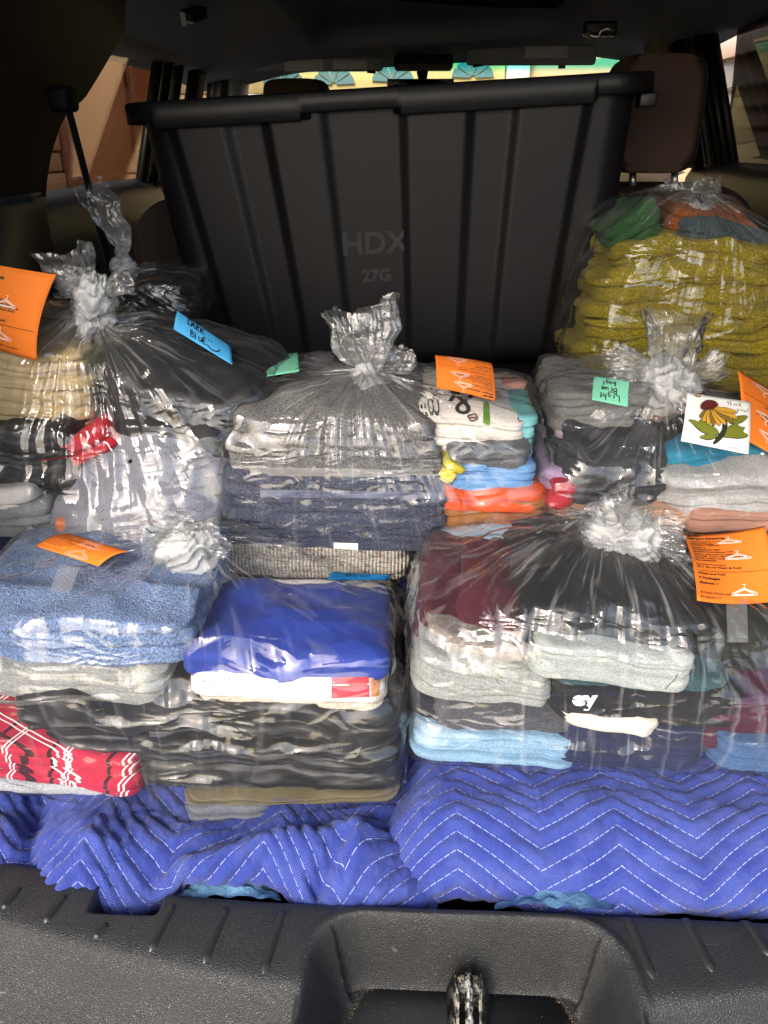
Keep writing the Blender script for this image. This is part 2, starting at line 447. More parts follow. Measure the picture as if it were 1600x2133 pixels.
# ---- headliner: crowned sheet with a sunken sunroof panel
xs_ = np.linspace(-.80, .90, 140); ys_ = np.linspace(.50, 3.12, 180)
X2, Y2 = np.meshgrid(xs_, ys_)
zr = .300 - .06 * ((Y2 - .5) / 2.6) ** 2 + .05 * (X2 - XC) - .04 * sstep(.45, .80, np.abs(X2 - XC)) - .012 * sstep(2.5, 3.1, Y2)
qx = np.abs(X2 - XC - .0) - .36 + .1; qy = np.abs(Y2 - 2.28) - .42 + .1
sd2 = np.hypot(np.maximum(qx, 0), np.maximum(qy, 0)) + np.minimum(np.maximum(qx, qy), 0) - .1
zr = zr + .05 * sstep(.012, -.03, sd2)
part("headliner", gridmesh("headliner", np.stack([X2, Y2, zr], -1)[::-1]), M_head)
part("roof_skin", slab("roof", [(-.84, .46, .39), (.94, .46, .39), (.94, 3.1, .36), (-.84, 3.1, .33)], (0, 0, .02)), plain("car_paint_dark", "15171a", .3))
shade = part("sunroof_shade", slab("shade", [(XC-.37, 1.83, .315), (XC+.37, 1.83, .345), (XC+.37, 2.74, .325), (XC-.37, 2.74, .295)], (0, 0, .008)), M_dark)

# ---- raised tailgate over the opening: it keeps the zenith light off the load
tgp = [(y, z) for y, z in ((.46, .34), (.30, .42), (-.15, .60), (-.50, .72), (-.56, .72))]
P = np.array([[(x, y, z + .05 - .06 * ((x - XC) / .6) ** 2) for x in np.linspace(XC - .62, XC + .62, 24)] for y, z in tgp])
Q = np.concatenate([P, (P + np.array([0, .01, .05]))[::-1], P[:1]])
part("tailgate", gridmesh("tailgate", Q), M_black)

# ---- roof rails and pillars (left: rear edge of the door window to the windscreen)
def bar(name, p0, p1, w, dpt, m, bev=.008):
    """upright trim bar from p0 up to p1; w along the car, dpt across"""
    p0, p1 = np.array(p0, float), np.array(p1, float)
    c = [p0 + (-dpt/2, -w/2, 0), p0 + (dpt/2, -w/2, 0), p1 + (dpt/2, -w/2, 0), p1 + (-dpt/2, -w/2, 0),
         p0 + (-dpt/2, w/2, 0), p0 + (dpt/2, w/2, 0), p1 + (dpt/2, w/2, 0), p1 + (-dpt/2, w/2, 0)]
    return part(name, hexa(name, c, bev), m)
XWL, XWR = -.76, .85
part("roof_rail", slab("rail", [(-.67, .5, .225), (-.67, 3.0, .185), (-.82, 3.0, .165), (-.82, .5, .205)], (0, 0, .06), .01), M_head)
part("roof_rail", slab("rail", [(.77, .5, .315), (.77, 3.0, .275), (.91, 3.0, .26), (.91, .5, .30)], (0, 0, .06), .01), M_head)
# B pillar left with its rubber seals (seen as stacked vertical lines)
bl0, bl1 = PX(290, 410, -.70), PX(345, 95, -.70)
for i, (du, w, m, xx) in enumerate(((0, .035, M_seal, -.735), (22, .03, M_seal, -.725), (45, .03, M_vinyl, -.715), (85, .12, M_black, -.70))):
    p0 = PX(288 + du, 430, xx); p1 = PX(335 + du, 85, xx)
    bar("door_seal" if i < 3 else "pillar", p0, p1, w, .03, m)
p0, p1 = PX(408, 230, -.70), PX(412, 110, -.70); bar("pillar_edge", p0, p1, .06, .02, M_trimgrey)
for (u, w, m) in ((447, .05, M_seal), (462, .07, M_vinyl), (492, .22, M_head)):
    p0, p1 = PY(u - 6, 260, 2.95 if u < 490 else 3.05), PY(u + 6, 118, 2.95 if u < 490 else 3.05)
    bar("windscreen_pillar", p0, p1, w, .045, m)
# right B pillar and seals
for i, (u0, u1, w, m, xx) in enumerate(((1528, 1478, .035, M_seal, .815), (1512, 1462, .03, M_seal, .80), (1498, 1448, .03, M_seal, .79), (1480, 1430, .03, M_trimgrey, .78), (1440, 1400, .16, M_black, .765))):
    p0 = PX(u0, 350, xx); p1 = PX(u1, 30, xx)
    bar("door_seal" if i < 3 else "pillar", p0, p1, w, .03, m)
p0, p1 = PY(1372, 260, 2.6), PY(1366, 80, 2.6); bar("pillar_edge", p0, p1, .05, .06, plain("pillar_cream", "8d8a70", .6))
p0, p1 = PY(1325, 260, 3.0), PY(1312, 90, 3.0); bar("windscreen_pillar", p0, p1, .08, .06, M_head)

# ---- glass
def glass(name, col, gloss=.04):
    t = NT(name); t.t.nodes.remove(t.b)
    tr = t.n("BsdfTransparent"); tr.inputs[0].default_value = col; gl = t.n("BsdfGlossy"); gl.inputs["Roughness"].default_value = .01
    lw = t.n("LayerWeight"); lw.inputs[0].default_value = .5
    f = t.math('MULTIPLY_ADD', t.math('POWER', lw.outputs["Facing"], 5), .9, gloss, True)
    mx = t.n("MixShader"); t.l(f, mx.inputs[0]); t.l(tr.outputs[0], mx.inputs[1]); t.l(gl.outputs[0], mx.inputs[2]); t.l(mx.outputs[0], t.out.inputs[0])
    return t
G_side = glass("door_glass", (.80, .82, .80, 1)).m
G_priv = glass("privacy_glass", (.25, .25, .25, 1), .05).m
t = glass("windscreen_glass", (.9, .96, .92, 1))
sx_ = t.n("SeparateXYZ"); t.l(t.coord(), sx_.inputs[0])           # the blue-green shade band along the top of the screen
band = t.math('MULTIPLY_ADD', sx_.outputs[2], 1 / .035, -.195 / .035, True)
t.l(t.mix(t.ramp(band, [(.0, 0.0), (.75, 1.0)]), (.93, .97, .93, 1), (.30, .80, .80, 1)), [n for n in t.t.nodes if n.type == 'BSDF_TRANSPARENT'][0].inputs[0])
part("door_window", slab("door_glass", [(-.80, 1.2, zbl - .02), (-.80, 2.5, zbl - .02), (-.765, 2.5, .21), (-.765, 1.2, .23)], (-.004, 0, 0)), G_side)
part("door_window", slab("door_glass_right", [(.885, 1.2, zbr - .02), (.885, 2.5, zbr - .02), (.85, 2.5, .29), (.85, 1.2, .32)], (.004, 0, 0)), G_priv)
part("windscreen", slab("windscreen", [(-.70, 3.75, -.30), (.80, 3.75, -.30), (.70, 3.05, .235), (-.60, 3.05, .235)], (0, .003, .004)), t.m)
part("dashboard", slab("dashboard", [(-.75, 3.2, -.28), (.84, 3.2, -.28), (.84, 3.8, -.33), (-.75, 3.8, -.33)], (0, 0, -.3), .04), M_vinyl)

# ---- visors, console, mirror
def facing_box(name, u0, u1, v0, v1, Yd, depth, m, bev=.006, seg=3, tilt=0):
    a, b = PY(u0, v1, Yd), PY(u1, v0, Yd)
    o = part(name, rbox(name, b[0]-a[0], depth, b[2]-a[2], bev, seg), m)
    o.location = ((a[0]+b[0])/2, Yd + depth/2, (a[2]+b[2])/2); o.rotation_euler.x = tilt
    return o
def label_on(par, w, h, x, z, dep, m, name="label"):
    o = sub(name, rbox(name, w, .002, h, .0004, 1), m, par); o.location = (x, -dep/2 - .0015, z); return o
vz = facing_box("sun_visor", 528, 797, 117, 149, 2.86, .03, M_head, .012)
w = (PY(673,140,2.86)-PY(598,140,2.86))[0]
label_on(vz, .125, .034, -.045, -.004, .03, M_label); label_on(vz, .11, .026, .105, -.002, .03, M_label)
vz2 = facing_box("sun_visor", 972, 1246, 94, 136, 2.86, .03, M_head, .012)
label_on(vz2, .135, .034, .045, .008, .03, M_label)
part("visor_pin", tube("pin", [PY(765,147,2.87), PY(782,149,2.87)], .007), M_black); part("visor_pin", tube("pin", [PY(985,136,2.87), PY(1005,133,2.87)], .007), M_black)
oc = facing_box("overhead_console", 820, 945, 112, 142, 2.78, .14, M_black, .01)
label_on(oc, .17, .018, 0, -.016, .14, M_trimgrey, "lamp_lens")
mir = facing_box("rear_view_mirror", 812, 940, 166, 200, 2.98, .03, M_black, .012)
sub("mirror_glass", rbox("mg", .225, .003, .05, .001, 1), plain("mirror_glass", "d8dcdc", .03, .5, 1.0), mir).location = (0, -.0165, .002)
part("mirror_mount", tube("mm", [PY(880, 150, 3.02), PY(881, 172, 3.0)], [.02, .012], 10), M_black)
part("windscreen_sticker", slab("sticker", [PY(1163,128,3.085), PY(1178,128,3.085), PY(1178,143,3.085), PY(1163,143,3.085)], (0, .001, 0)), plain("sticker_teal", "3aa3a0", .5))
# roof fittings: small hook at the left, grab handle at the right
hk = part("coat_hook", rbox("hook", .036, .05, .022, .006, 3), M_seal); hk.location = PY(404, 30, 1.9); hk.rotation_euler = (.3, .2, -.5)
hb = sub("hook_clip", rbox("clip", .012, .006, .026, .002, 2), M_label, hk); hb.location = (-.006, -.026, -.004)
hb = sub("hook_clip", rbox("clip", .016, .005, .004, .001, 2), M_label, hk); hb.location = (.012, -.026, -.008)
gh0 = [PY(u, v, 2.05) for u, v in ((1222, 66), (1234, 76), (1247, 78), (1250, 64), (1262, 60), (1276, 66))]
part("grab_handle", tube("handle", gh0, [.006, .008, .006, .006, .007, .009], 8), M_chrome)
gb = part("handle_mount", rbox("hm", .075, .03, .03, .008, 3), M_seal); gb.location = PY(1250, 60, 2.08)

# ---- seats
def cushion(name, w, d, h, r, lean=0.0, nx=26, nz=26, top=1.0):
    """rounded slab standing on its lower edge, origin at base centre"""
    th = np.linspace(0, 2 * np.pi, 88, endpoint=False); n = 5.0
    c, s = np.cos(th), np.sin(th)
    ox = np.sign(c) * np.abs(c) ** (2 / n); oz = np.sign(s) * np.abs(s) ** (2 / n)
    rows = []
    for q in np.concatenate([np.linspace(.02, .94, 8), [1.0]]): rows.append((q, -1))
    prof = [(1.0 + 0 * k, k) for k in np.linspace(-1, 1, 9)[1:-1]]
    P = []
    for (q, sdn) in rows: P.append(np.stack([ox * (w/2 - r + r * (q if q < 1 else .55)) * (q if q < .95 else 1), -d/2 * (1 - .35 * np.clip(q - .6, 0, 1) ** 2) + 0 * ox, oz * (h/2) * (q if q < .95 else .985)], -1))
    for (q, k) in prof: P.append(np.stack([ox * (w/2) * (1 - .03 * k * k), d/2 * k + 0 * ox, oz * (h/2) * (1 - .03 * k * k)], -1))
    for (q, sdn) in rows[::-1]: P.append(np.stack([ox * (w/2) * (q if q < 1 else .985), d/2 + 0 * ox, oz * (h/2) * (q if q < 1 else .985)], -1))
    P = np.array(P); P[..., 2] += h / 2; P[..., 1] += lean * P[..., 2]
    return gridmesh(name, P[::-1], wrap=True)
def seat_at(u0, u1, vtop, Yd, h, name, m, d=.13, lean=.12):
    a, b = PY(u0, vtop, Yd), PY(u1, vtop, Yd)
    o = part(name, cushion(name, b[0]-a[0], d, h, .03, lean), m); o.location = ((a[0]+b[0])/2, Yd - lean * h + d / 2, a[2] - h); return o
sr = seat_at(1150, 1606, 382, 1.50, .48, "seat_back", M_seatback)
sl = seat_at(258, 640, 412, 1.50, .46, "seat_back", M_seatback)
a, b = PY(1262, 362, 1.47), PY(1488, 108, 1.47)
hr = part("headrest", cushion("headrest", b[0]-a[0], .10, b[2]-a[2], .04, .06), M_seat); hr.location = ((a[0]+b[0])/2, 1.50, a[2])
for u in (1318, 1405):
    part("headrest_post", tube("post", [PY(u, 392, 1.52), PY(u, 350, 1.53)], .0065, 10), M_chrome)
a, b = PY(553, 260, 2.42), PY(682, 163, 2.42)
fh = part("headrest", cushion("headrest_front", b[0]-a[0], .10, b[2]-a[2], .04, .05), M_seat); fh.location = ((a[0]+b[0])/2, 2.44, a[2])
seat_at(500, 740, 262, 2.45, .55, "seat_back", M_seat); seat_at(1010, 1290, 262, 2.45, .55, "seat_back", M_seat)

# ================================================================== outside
tg = NT("driveway_asphalt"); tg.base(tg.mix(tg.noise(tg.coord(), 3, 6), lin("45454a"), lin("58585c")), .9, .2)
gr = link("ground", mesh("ground", [(-60, -60, -1.42), (60, -60, -1.42), (60, 60, -1.42), (-60, 60, -1.42)], [(0, 1, 2, 3)], False), tg.m); gr["kind"] = "structure"
M_terra = plain("terracotta_stucco", "86492a", .9, .2, nscale=60, nstr=.8, var=.12, vscale=8, ndist=.01)
M_terrad = plain("terracotta_door_paint", "90522f", .6, .3, var=.08, vscale=5)
M_frame = plain("terracotta_frame_paint", "7a4426", .7, .3)
XB = -2.6
house = thing("neighbour_wall", "terracotta stucco wall with a painted door, outside the left car window", "building", (XB, 4, -1.42))
def hpart(name, y0, y1, z0, z1, x0, dx, m, par=house):
    o = link(name, rbox(name, dx, y1-y0, z1-z0, .004, 1), m); o.parent = par
    if par is house: o.location = Vector((x0 + dx/2, (y0+y1)/2, (z0+z1)/2)) - Vector(house.location)
    return o
hpart("wall", 1.0, 12, -1.42, 2.6, XB, -.2, M_terra)
e = [PX(u, v, XB) for u, v in ((125, 300), (262, 92), (285, 92))]
yd0, yd1 = PX(148, 360, XB)[1], PX(262, 250, XB)[1]; zt = PX(245, 105, XB)[2]
dr = hpart("door", yd0, yd1, -1.40, zt, XB, .04, M_terrad)
hpart("door_frame", yd0 - .16, yd0 - .01, -1.40, zt + .14, XB, .07, M_frame)
hpart("door_frame", yd1 + .01, yd1 + .14, -1.40, zt + .14, XB, .07, M_frame)
hpart("door_frame", yd0 - .16, yd1 + .14, zt + .01, zt + .16, XB, .085, M_frame)
kn = link("door_handle", tube("knob", [(0, 0, 0), (.05, 0, 0), (.06, 0, 0), (.09, 0, 0)], [.02, .015, .035, .02], 12), plain("brass_knob", "5b5245", .35, .5, .6)); kn.parent = house
kn.location = Vector((XB + .04, yd0 + .09, PX(163, 388, XB)[2])) - Vector(house.location)
for k in range(2):
    z = [PX(264, 165, XB)[2], PX(150, 330, XB)[2]][k]
    hg = link("hinge", rbox("hinge", .02, .05, .13, .003, 1), M_frame); hg.parent = house
    hg.location = Vector((XB + .06, yd1 + .01, z)) - Vector(house.location)
M_sid = plain("cream_siding", "a07c58", .8, .3)
for k in range(14):
    hpart("siding_board", 1.2, yd0 - .20, -1.0 + k * .13, -.885 + k * .13, XB, .03 + .012 * (k % 2), M_sid)
# garage seen through the windscreen
YG = 9.0
gar = thing("garage", "cream garage door with fan-shaped windows beyond the windscreen", "building", (0, YG, -1.42))
def gpart(name, x0, x1, z0, z1, y, dy, m):
    o = link(name, rbox(name, x1-x0, dy, z1-z0, .01, 1), m); o.parent = gar; o.location = Vector(((x0+x1)/2, y + dy/2, (z0+z1)/2)) - Vector(gar.location); return o
M_cream = plain("cream_garage_paint", "e8cf8e", .7, .3)
M_gwhite = plain("garage_wall_white", "e9e4d6", .8, .3); M_gpan = plain("garage_glass_dark", "4d7a82", .2, .5)
gpart("wall", -9, 9, 1.32, 3.2, YG + .15, .2, plain("garage_wall_pink", "d8a893", .8)); gpart("wall", -9, -2.7, -1.42, 1.4, YG + .15, .2, M_gwhite)
x1g = PY(1058, 140, YG)[0]; x2g = PY(1105, 140, YG)[0]
gpart("pillar", x1g, x2g, -1.42, 1.32, YG, .3, M_gwhite); gpart("wall", x2g, 9, -1.42, 1.4, YG + .15, .2, plain("garage_wall_peach", "d9b08a", .8))
for k in range(6):
    gpart("door_panel", -2.7, x1g - .02, -1.4 + k * .45, -.96 + k * .45, YG + .06 + .008 * (k % 2), .06, M_cream)
fan = []
for (uc, v) in ((590, 178), (695, 176), (818, 170), (985, 162)):
    c = PY(uc, v, YG); R = .17
    bm = bmesh.new(); n = 5
    for i in range(n):
        a0, a1 = math.pi * (i + .08) / n, math.pi * (i + .92) / n
        ring = [Vector((c[0] + R * .16 * math.cos(a), YG + .05, c[2] + R * .16 * math.sin(a))) for a in (a0, a1)]
        out = [Vector((c[0] + R * 1.25 * math.cos(a), YG + .05, c[2] + R * math.sin(a))) for a in np.linspace(a1, a0, 5)]
        bm.faces.new([bm.verts.new(p) for p in ring + out])
    r = bmesh.ops.extrude_face_region(bm, geom=list(bm.faces)); bmesh.ops.translate(bm, verts=[v_ for v_ in r['geom'] if isinstance(v_, bmesh.types.BMVert)], vec=(0, -.02, 0))
    bmesh.ops.recalc_face_normals(bm, faces=bm.faces)
    o = link("fan_window", bm_mesh("fan", bm), M_gpan); o.parent = gar; o.matrix_parent_inverse = Matrix.Translation(-Vector(gar.location))
# van-like dark vehicle and brick wall on the right
XV = 2.9
rw = thing("brown_wall", "reddish brown wall with a white framed dark window, outside the right car window", "building", (XV, 3.5, -1.42))
def rpart(name, y0, y1, z0, z1, x0, dx, m):
    o = link(name, rbox(name, dx, y1-y0, z1-z0, .006, 1), m); o.parent = rw; o.location = Vector((x0 + dx/2, (y0+y1)/2, (z0+z1)/2)) - Vector(rw.location); return o
M_rust = plain("rust_brown_paint", "7c3d2b", .8, .3, var=.1); M_wht = plain("white_window_frame", "dfe0de", .6)
zf = PX(1540, 92, XV)[2]
rpart("wall", .5, 8.5, -1.42, 3.0, XV, .25, M_rust)
yw1 = PX(1492, 200, XV)[1]
rpart("window_frame", 1.0, yw1 + .08, zf - .1, zf + .06, XV - .06, .06, M_wht)
rpart("window_frame", yw1, yw1 + .1, -1.3, zf - .1, XV - .06, .06, M_wht)
rpart("window_pane", 1.0, yw1, -1.3, zf - .1, XV - .03, .03, plain("dark_pane", "15171b", .15, .5))
for k in range(9): rpart("blind_slat", 1.0, yw1 - .02, -.9 + k * .16, -.87 + k * .16, XV - .045, .012, plain("slat_dark", "17181b", .5))
part("cabin_floor", slab("cabin_floor", [(-.85, 1.0, -.75), (.94, 1.0, -.75), (.94, 3.9, -.75), (-.85, 3.9, -.75)], (0, 0, -.05)), M_carpet)

# ================================================================== lettering and flat print
def text_mesh(s, size=1.0, bold=0.0, shear=0.0, align='LEFT', extrude=0.0, res=3):
    cu = bpy.data.curves.new("t", 'FONT'); cu.body = s; cu.size = size; cu.shear = shear; cu.align_x = align
    cu.offset = bold; cu.extrude = extrude; cu.resolution_u = res
    o = bpy.data.objects.new("t", cu); COL.objects.link(o)
    dg = bpy.context.evaluated_depsgraph_get(); dg.update()
    me = bpy.data.meshes.new_from_object(o.evaluated_get(dg))
    bpy.data.objects.remove(o); return me
def me_arrays(me):
    V = np.array([v.co[:] for v in me.vertices]).reshape(-1, 3); F = [tuple(p.vertices) for p in me.polygons]
    bpy.data.meshes.remove(me); return V, F
STROKES = {   # a plain hand-printed alphabet, x 0..1, y 0..1 (descenders below 0)
 'D': [[(.1,1),(.15,0)],[(.0,1),(.5,.95),(.8,.6),(.6,.15),(.05,0)]], 'B': [[(.1,1),(.12,0)],[(.1,1),(.6,.85),(.5,.58),(.15,.52),(.7,.38),(.6,.08),(.1,0)]],
 'L': [[(.1,1),(.12,.03),(.7,0)]], 'T': [[(0,1),(.8,1)],[(.4,1),(.42,0)]], 'a': [[(.6,.5),(.3,.55),(.1,.25),(.3,0),(.6,.2),(.62,.5),(.7,0)]],
 'r': [[(.15,.55),(.18,0)],[(.18,.3),(.4,.55),(.6,.5)]], 'k': [[(.15,1),(.15,0)],[(.6,.6),(.18,.28),(.65,0)]], 'l': [[(.2,1),(.25,0),(.4,.05)]],
 'u': [[(.1,.55),(.15,.08),(.4,0),(.55,.2)],[(.58,.55),(.6,.1),(.7,0)]], 'e': [[(.1,.28),(.55,.32),(.5,.52),(.25,.55),(.1,.25),(.3,0),(.6,.1)]],
 'i': [[(.25,.55),(.28,0)],[(.26,.78),(.27,.82)]], 'g': [[(.6,.5),(.3,.55),(.15,.25),(.4,.05),(.6,.3),(.6,-.3),(.3,-.42),(.1,-.25)]],
 'h': [[(.15,1),(.15,0)],[(.15,.3),(.4,.55),(.55,.4),(.58,0)]], 't': [[(.3,.9),(.3,.1),(.5,0)],[(.05,.6),(.55,.62)]], 'b': [[(.15,1),(.15,0)],[(.15,.35),(.45,.5),(.6,.25),(.4,0),(.15,.08)]],
 'n': [[(.12,.55),(.15,0)],[(.15,.3),(.4,.55),(.55,.4),(.58,0)]], 'o': [[(.35,.55),(.1,.3),(.3,0),(.58,.25),(.35,.55)]], 'y': [[(.1,.55),(.3,.1)],[(.6,.55),(.35,0),(.1,-.4)]],
 '!': [[(.3,1),(.28,.3)],[(.27,.05),(.28,0)]], 'R': [[(.1,1),(.12,0)],[(.1,1),(.6,.8),(.15,.5),(.65,0)]], 'K': [[(.1,1),(.12,0)],[(.65,1),(.15,.5),(.7,0)]], 'A': [[(0,0),(.35,1),(.7,0)],[(.15,.4),(.6,.42)]],
 'E': [[(.65,1),(.1,1),(.12,0),(.65,0)],[(.1,.5),(.55,.52)]], 'U': [[(.1,1),(.12,.2),(.4,0),(.65,.2),(.66,1)]], 'I': [[(.3,1),(.3,0)]], 'S': [[(.6,.9),(.3,1),(.1,.75),(.55,.4),(.5,.05),(.1,.08)]],
 ':': [[(.3,.75),(.3,.62)],[(.6,.75),(.6,.62)]], ')': [[(0,.3),(.25,.0),(.6,-.05),(.95,.25)]], 's': [[(.5,.5),(.2,.5),(.45,.25),(.15,0)]], 'w': [[(.05,.5),(.2,0),(.35,.4),(.5,0),(.7,.5)]], 'm': [[(.1,.5),(.12,0),(.3,.5),(.4,0),(.6,.5),(.65,0)]],
 'H': [[(.1,1),(.12,0)],[(.65,1),(.66,0)],[(.1,.5),(.66,.5)]], 'G': [[(.65,.9),(.3,1),(.05,.5),(.35,0),(.65,.2),(.65,.45),(.4,.45)]]}
def ribbon(lines, w):
    """flat ribbons along 2-D polylines"""
    V, F = [], []
    for L in lines:
        L = np.array(L, float)
        if len(L) < 2: continue
        # resample finely so that the print follows a bent card
        seg = np.hypot(*np.diff(L, axis=0).T); s = np.concatenate([[0], np.cumsum(seg)])
        n = max(2, int(s[-1] / .04) + 1); q = np.linspace(0, s[-1], n)
        P = np.stack([np.interp(q, s, L[:, 0]), np.interp(q, s, L[:, 1])], -1)
        d = np.gradient(P, axis=0); d /= np.maximum(np.linalg.norm(d, axis=1, keepdims=True), 1e-9)
        nn = np.stack([-d[:, 1], d[:, 0]], -1) * w / 2
        b = len(V)
        for k in range(n): V += [(*(P[k] + nn[k]), 0), (*(P[k] - nn[k]), 0)]
        F += [(b+2*k, b+2*k+1, b+2*k+3, b+2*k+2) for k in range(n - 1)]
    return np.array(V), F
def hand(s, x, y, h, w=.09, adv=.72, slope=0.0, seed=1):
    """hand lettering: polylines in card units"""
    rg = random.Random(seed); out = []
    for ch in s:
        if ch == ' ': x += h * .55; continue
        k = h * rg.uniform(.9, 1.1); dy = rg.uniform(-.06, .06) * h
        for st in STROKES.get(ch, []): out.append([(x + px * k * .8, y + dy + py * k + slope * x) for px, py in st])
        x += h * adv * rg.uniform(.92, 1.08)
    return out
class Card:
    """thin bent paper: bilinear corner patch, bowed along its normal; print is laid on it"""
    def __init__(s, name, label, cat, c, m, bow=0.0, bow2=0.0, thick=.0005, asp=None, group=None, curl=0.0):
        s.c = [np.array(p, float) for p in c]            # bottom-left, bottom-right, top-right, top-left
        n = np.cross(s.c[1] - s.c[0], s.c[3] - s.c[0]); s.n = n / np.linalg.norm(n)
        s.bow, s.bow2, s.curl = bow, bow2, curl
        s.W = np.linalg.norm(s.c[1] - s.c[0]); s.H = np.linalg.norm(s.c[3] - s.c[0]); s.asp = s.W / s.H
        o = s.c[0].copy(); s.o = o
        a, b = np.meshgrid(np.linspace(0, 1, 17), np.linspace(0, 1, 17))
        top = s.at(a, b, thick); bot = s.at(a, b, 0)
        bm = bmesh.new()
        T = [[bm.verts.new(top[i, j] - o) for j in range(17)] for i in range(17)]; B = [[bm.verts.new(bot[i, j] - o) for j in range(17)] for i in range(17)]
        for i in range(16):
            for j in range(16):
                bm.faces.new((T[i][j], T[i][j+1], T[i+1][j+1], T[i+1][j])); bm.faces.new((B[i][j], B[i+1][j], B[i+1][j+1], B[i][j+1]))
        for k in range(16):
            bm.faces.new((B[0][k], B[0][k+1], T[0][k+1], T[0][k])); bm.faces.new((T[16][k], T[16][k+1], B[16][k+1], B[16][k]))
            bm.faces.new((T[k][0], T[k+1][0], B[k+1][0], B[k][0])); bm.faces.new((B[k][16], B[k+1][16], T[k+1][16], T[k][16]))
        me = bm_mesh(name, bm, True)
        s.obj = link(name, me, m); s.obj.location = o; s.th = thick
        tag(s.obj, label, cat, group)
    tx = 1.0
    def at(s, a, b, lift=0.0):
        a, b = np.asarray(a, float), np.asarray(b, float); a_, b_ = a[..., None], b[..., None]
        p = s.c[0]*(1-a_)*(1-b_) + s.c[1]*a_*(1-b_) + s.c[2]*a_*b_ + s.c[3]*(1-a_)*b_
        return p + s.n * (s.bow * (1 - (2*b_-1)**2) + s.bow2 * (1 - (2*a_-1)**2) + s.curl * np.clip(b_ - .6, 0, 1)**2 * 6 + lift)
    def put(s, name, V, F, m, lift=.0004, label=None):
        """V in units of the card's height: x 0..asp, y 0..1"""
        P = s.at(V[:, 0] / s.asp, V[:, 1], s.th + lift) - s.o
        o = link(name, mesh(name, P, F, False), m); o.parent = s.obj
        return o
    def print(s, items, m, name="lettering"):
        Vs, Fs, b = [], [], 0
        for it in items:
            if isinstance(it, tuple) and isinstance(it[0], str):
                V, F = me_arrays(text_mesh(it[0], it[3], it[4] if len(it) > 4 else 0)); V = V * np.array([s.tx, 1, 1]) + np.array([it[1], it[2], 0])
            else: V, F = it
            if len(V) == 0: continue
            V = V.copy(); V[:, 2] = 0
            Vs.append(V); Fs += [tuple(i + b for i in f) for f in F]; b += len(V)
        return s.put(name, np.concatenate(Vs), Fs, m)
M_ink = plain("black_ink", "181614", .6); M_inkb = plain("brown_print_ink", "4a2008", .7); M_wink = plain("white_print_ink", "f3ebe2", .6)

# ================================================================== storage tote
M_tote = plain("black_tote_plastic", "151417", .42, .30, nscale=420, nstr=.16, var=.12, vscale=9)
M_tote2 = plain("black_tote_rim_plastic", "101011", .4, .35, nscale=420, nstr=.12)
WT, DT, HT = .79, .47, .415                           # rim width, depth, height
tl, tr_ = PY(252, 225, 1.235), PY(1372, 150, 1.235)
TY = 1.235
tote = thing("storage_tote", "large black ribbed plastic storage tote standing behind the bags", "tote", ((tl[0]+tr_[0])/2 + .020, TY + DT/2 + .012, (tl[2]+tr_[2])/2 - HT + .004))
tote.rotation_euler = (math.radians(0), math.radians(-3.0), math.radians(-.5))
def relief(x):
    """outward step of the long side across its width, x in -1..1"""
    r = 0
    for (c0, c1) in ((-.87, -.64), (-.48, -.24), (.08, .35), (.53, .81)):
        r = r + sstep(c0 - .028, c0 + .028, x) * sstep(c1 + .028, c1 - .028, x)
    return r
nz = 40; per = []
# outline sampled densely along the front (y = -1) side
fr_ = [(-1 + 2 * k / 300, -1) for k in range(301)]
sd_ = [(1, -1 + 2 * k / 60) for k in range(1, 61)]; bk_ = [(1 - 2 * k / 120, 1) for k in range(1, 121)]; sl_ = [(-1, 1 - 2 * k / 60) for k in range(1, 60)]
out = np.array(fr_ + sd_ + bk_ + sl_)
def rrect(o, hx, hy, r):
    x, y = o[:, 0] * hx, o[:, 1] * hy
    ax, ay = np.abs(x) - (hx - r), np.abs(y) - (hy - r)
    c = (ax > 0) & (ay > 0); L = np.maximum(np.maximum(ax, ay), 1e-9); hyp = np.maximum(np.hypot(ax, ay), 1e-9)
    k = np.where(c, r / hyp * 1.0, 1)
    x2 = np.where(c, np.sign(x) * (hx - r + ax * k), x); y2 = np.where(c, np.sign(y) * (hy - r + ay * k), y)
    return x2, y2
rows = []
for i in range(nz + 1):
    q = i / nz; z = q * HT
    s_ = .90 + .10 * q                               # the body tapers towards its base
    hx, hy = WT/2 * .935 * s_, DT/2 * .93 * s_
    rb = .012 * (1 - min(1, q / .05)) ** 2             # rolled bottom edge
    x, y = rrect(out, hx - rb, hy - rb, .045)
    top = 1 - .0 * q
    front = out[:, 1] < -.999
    rl = relief(out[:, 0] * (1.0 + .10 * (1 - q))) * .0085 * sstep(.0, .06, q)
    y = np.where(front, y - rl, y)
    back = out[:, 1] > .999; y = np.where(back, y + rl, y)
    rows.append(np.stack([x, y, z + 0 * x], -1))
rows = [np.stack([rows[0][:, 0] * .0, rows[0][:, 1] * .0, 0 * rows[0][:, 0]], -1)] + rows
for q in (.99, .3, .02):                               # inner wall
    s_ = .90 + .10 * q; x, y = rrect(out, WT/2*.955*s_ - .006, DT/2*.93*s_ - .006, .04); rows.append(np.stack([x, y, HT*q + 0*x], -1))
rows.append(np.stack([x * 0, y * 0, HT * .02 + 0 * x], -1))
link("body", gridmesh("tote_body", np.array(rows), wrap=True), M_tote, tote)
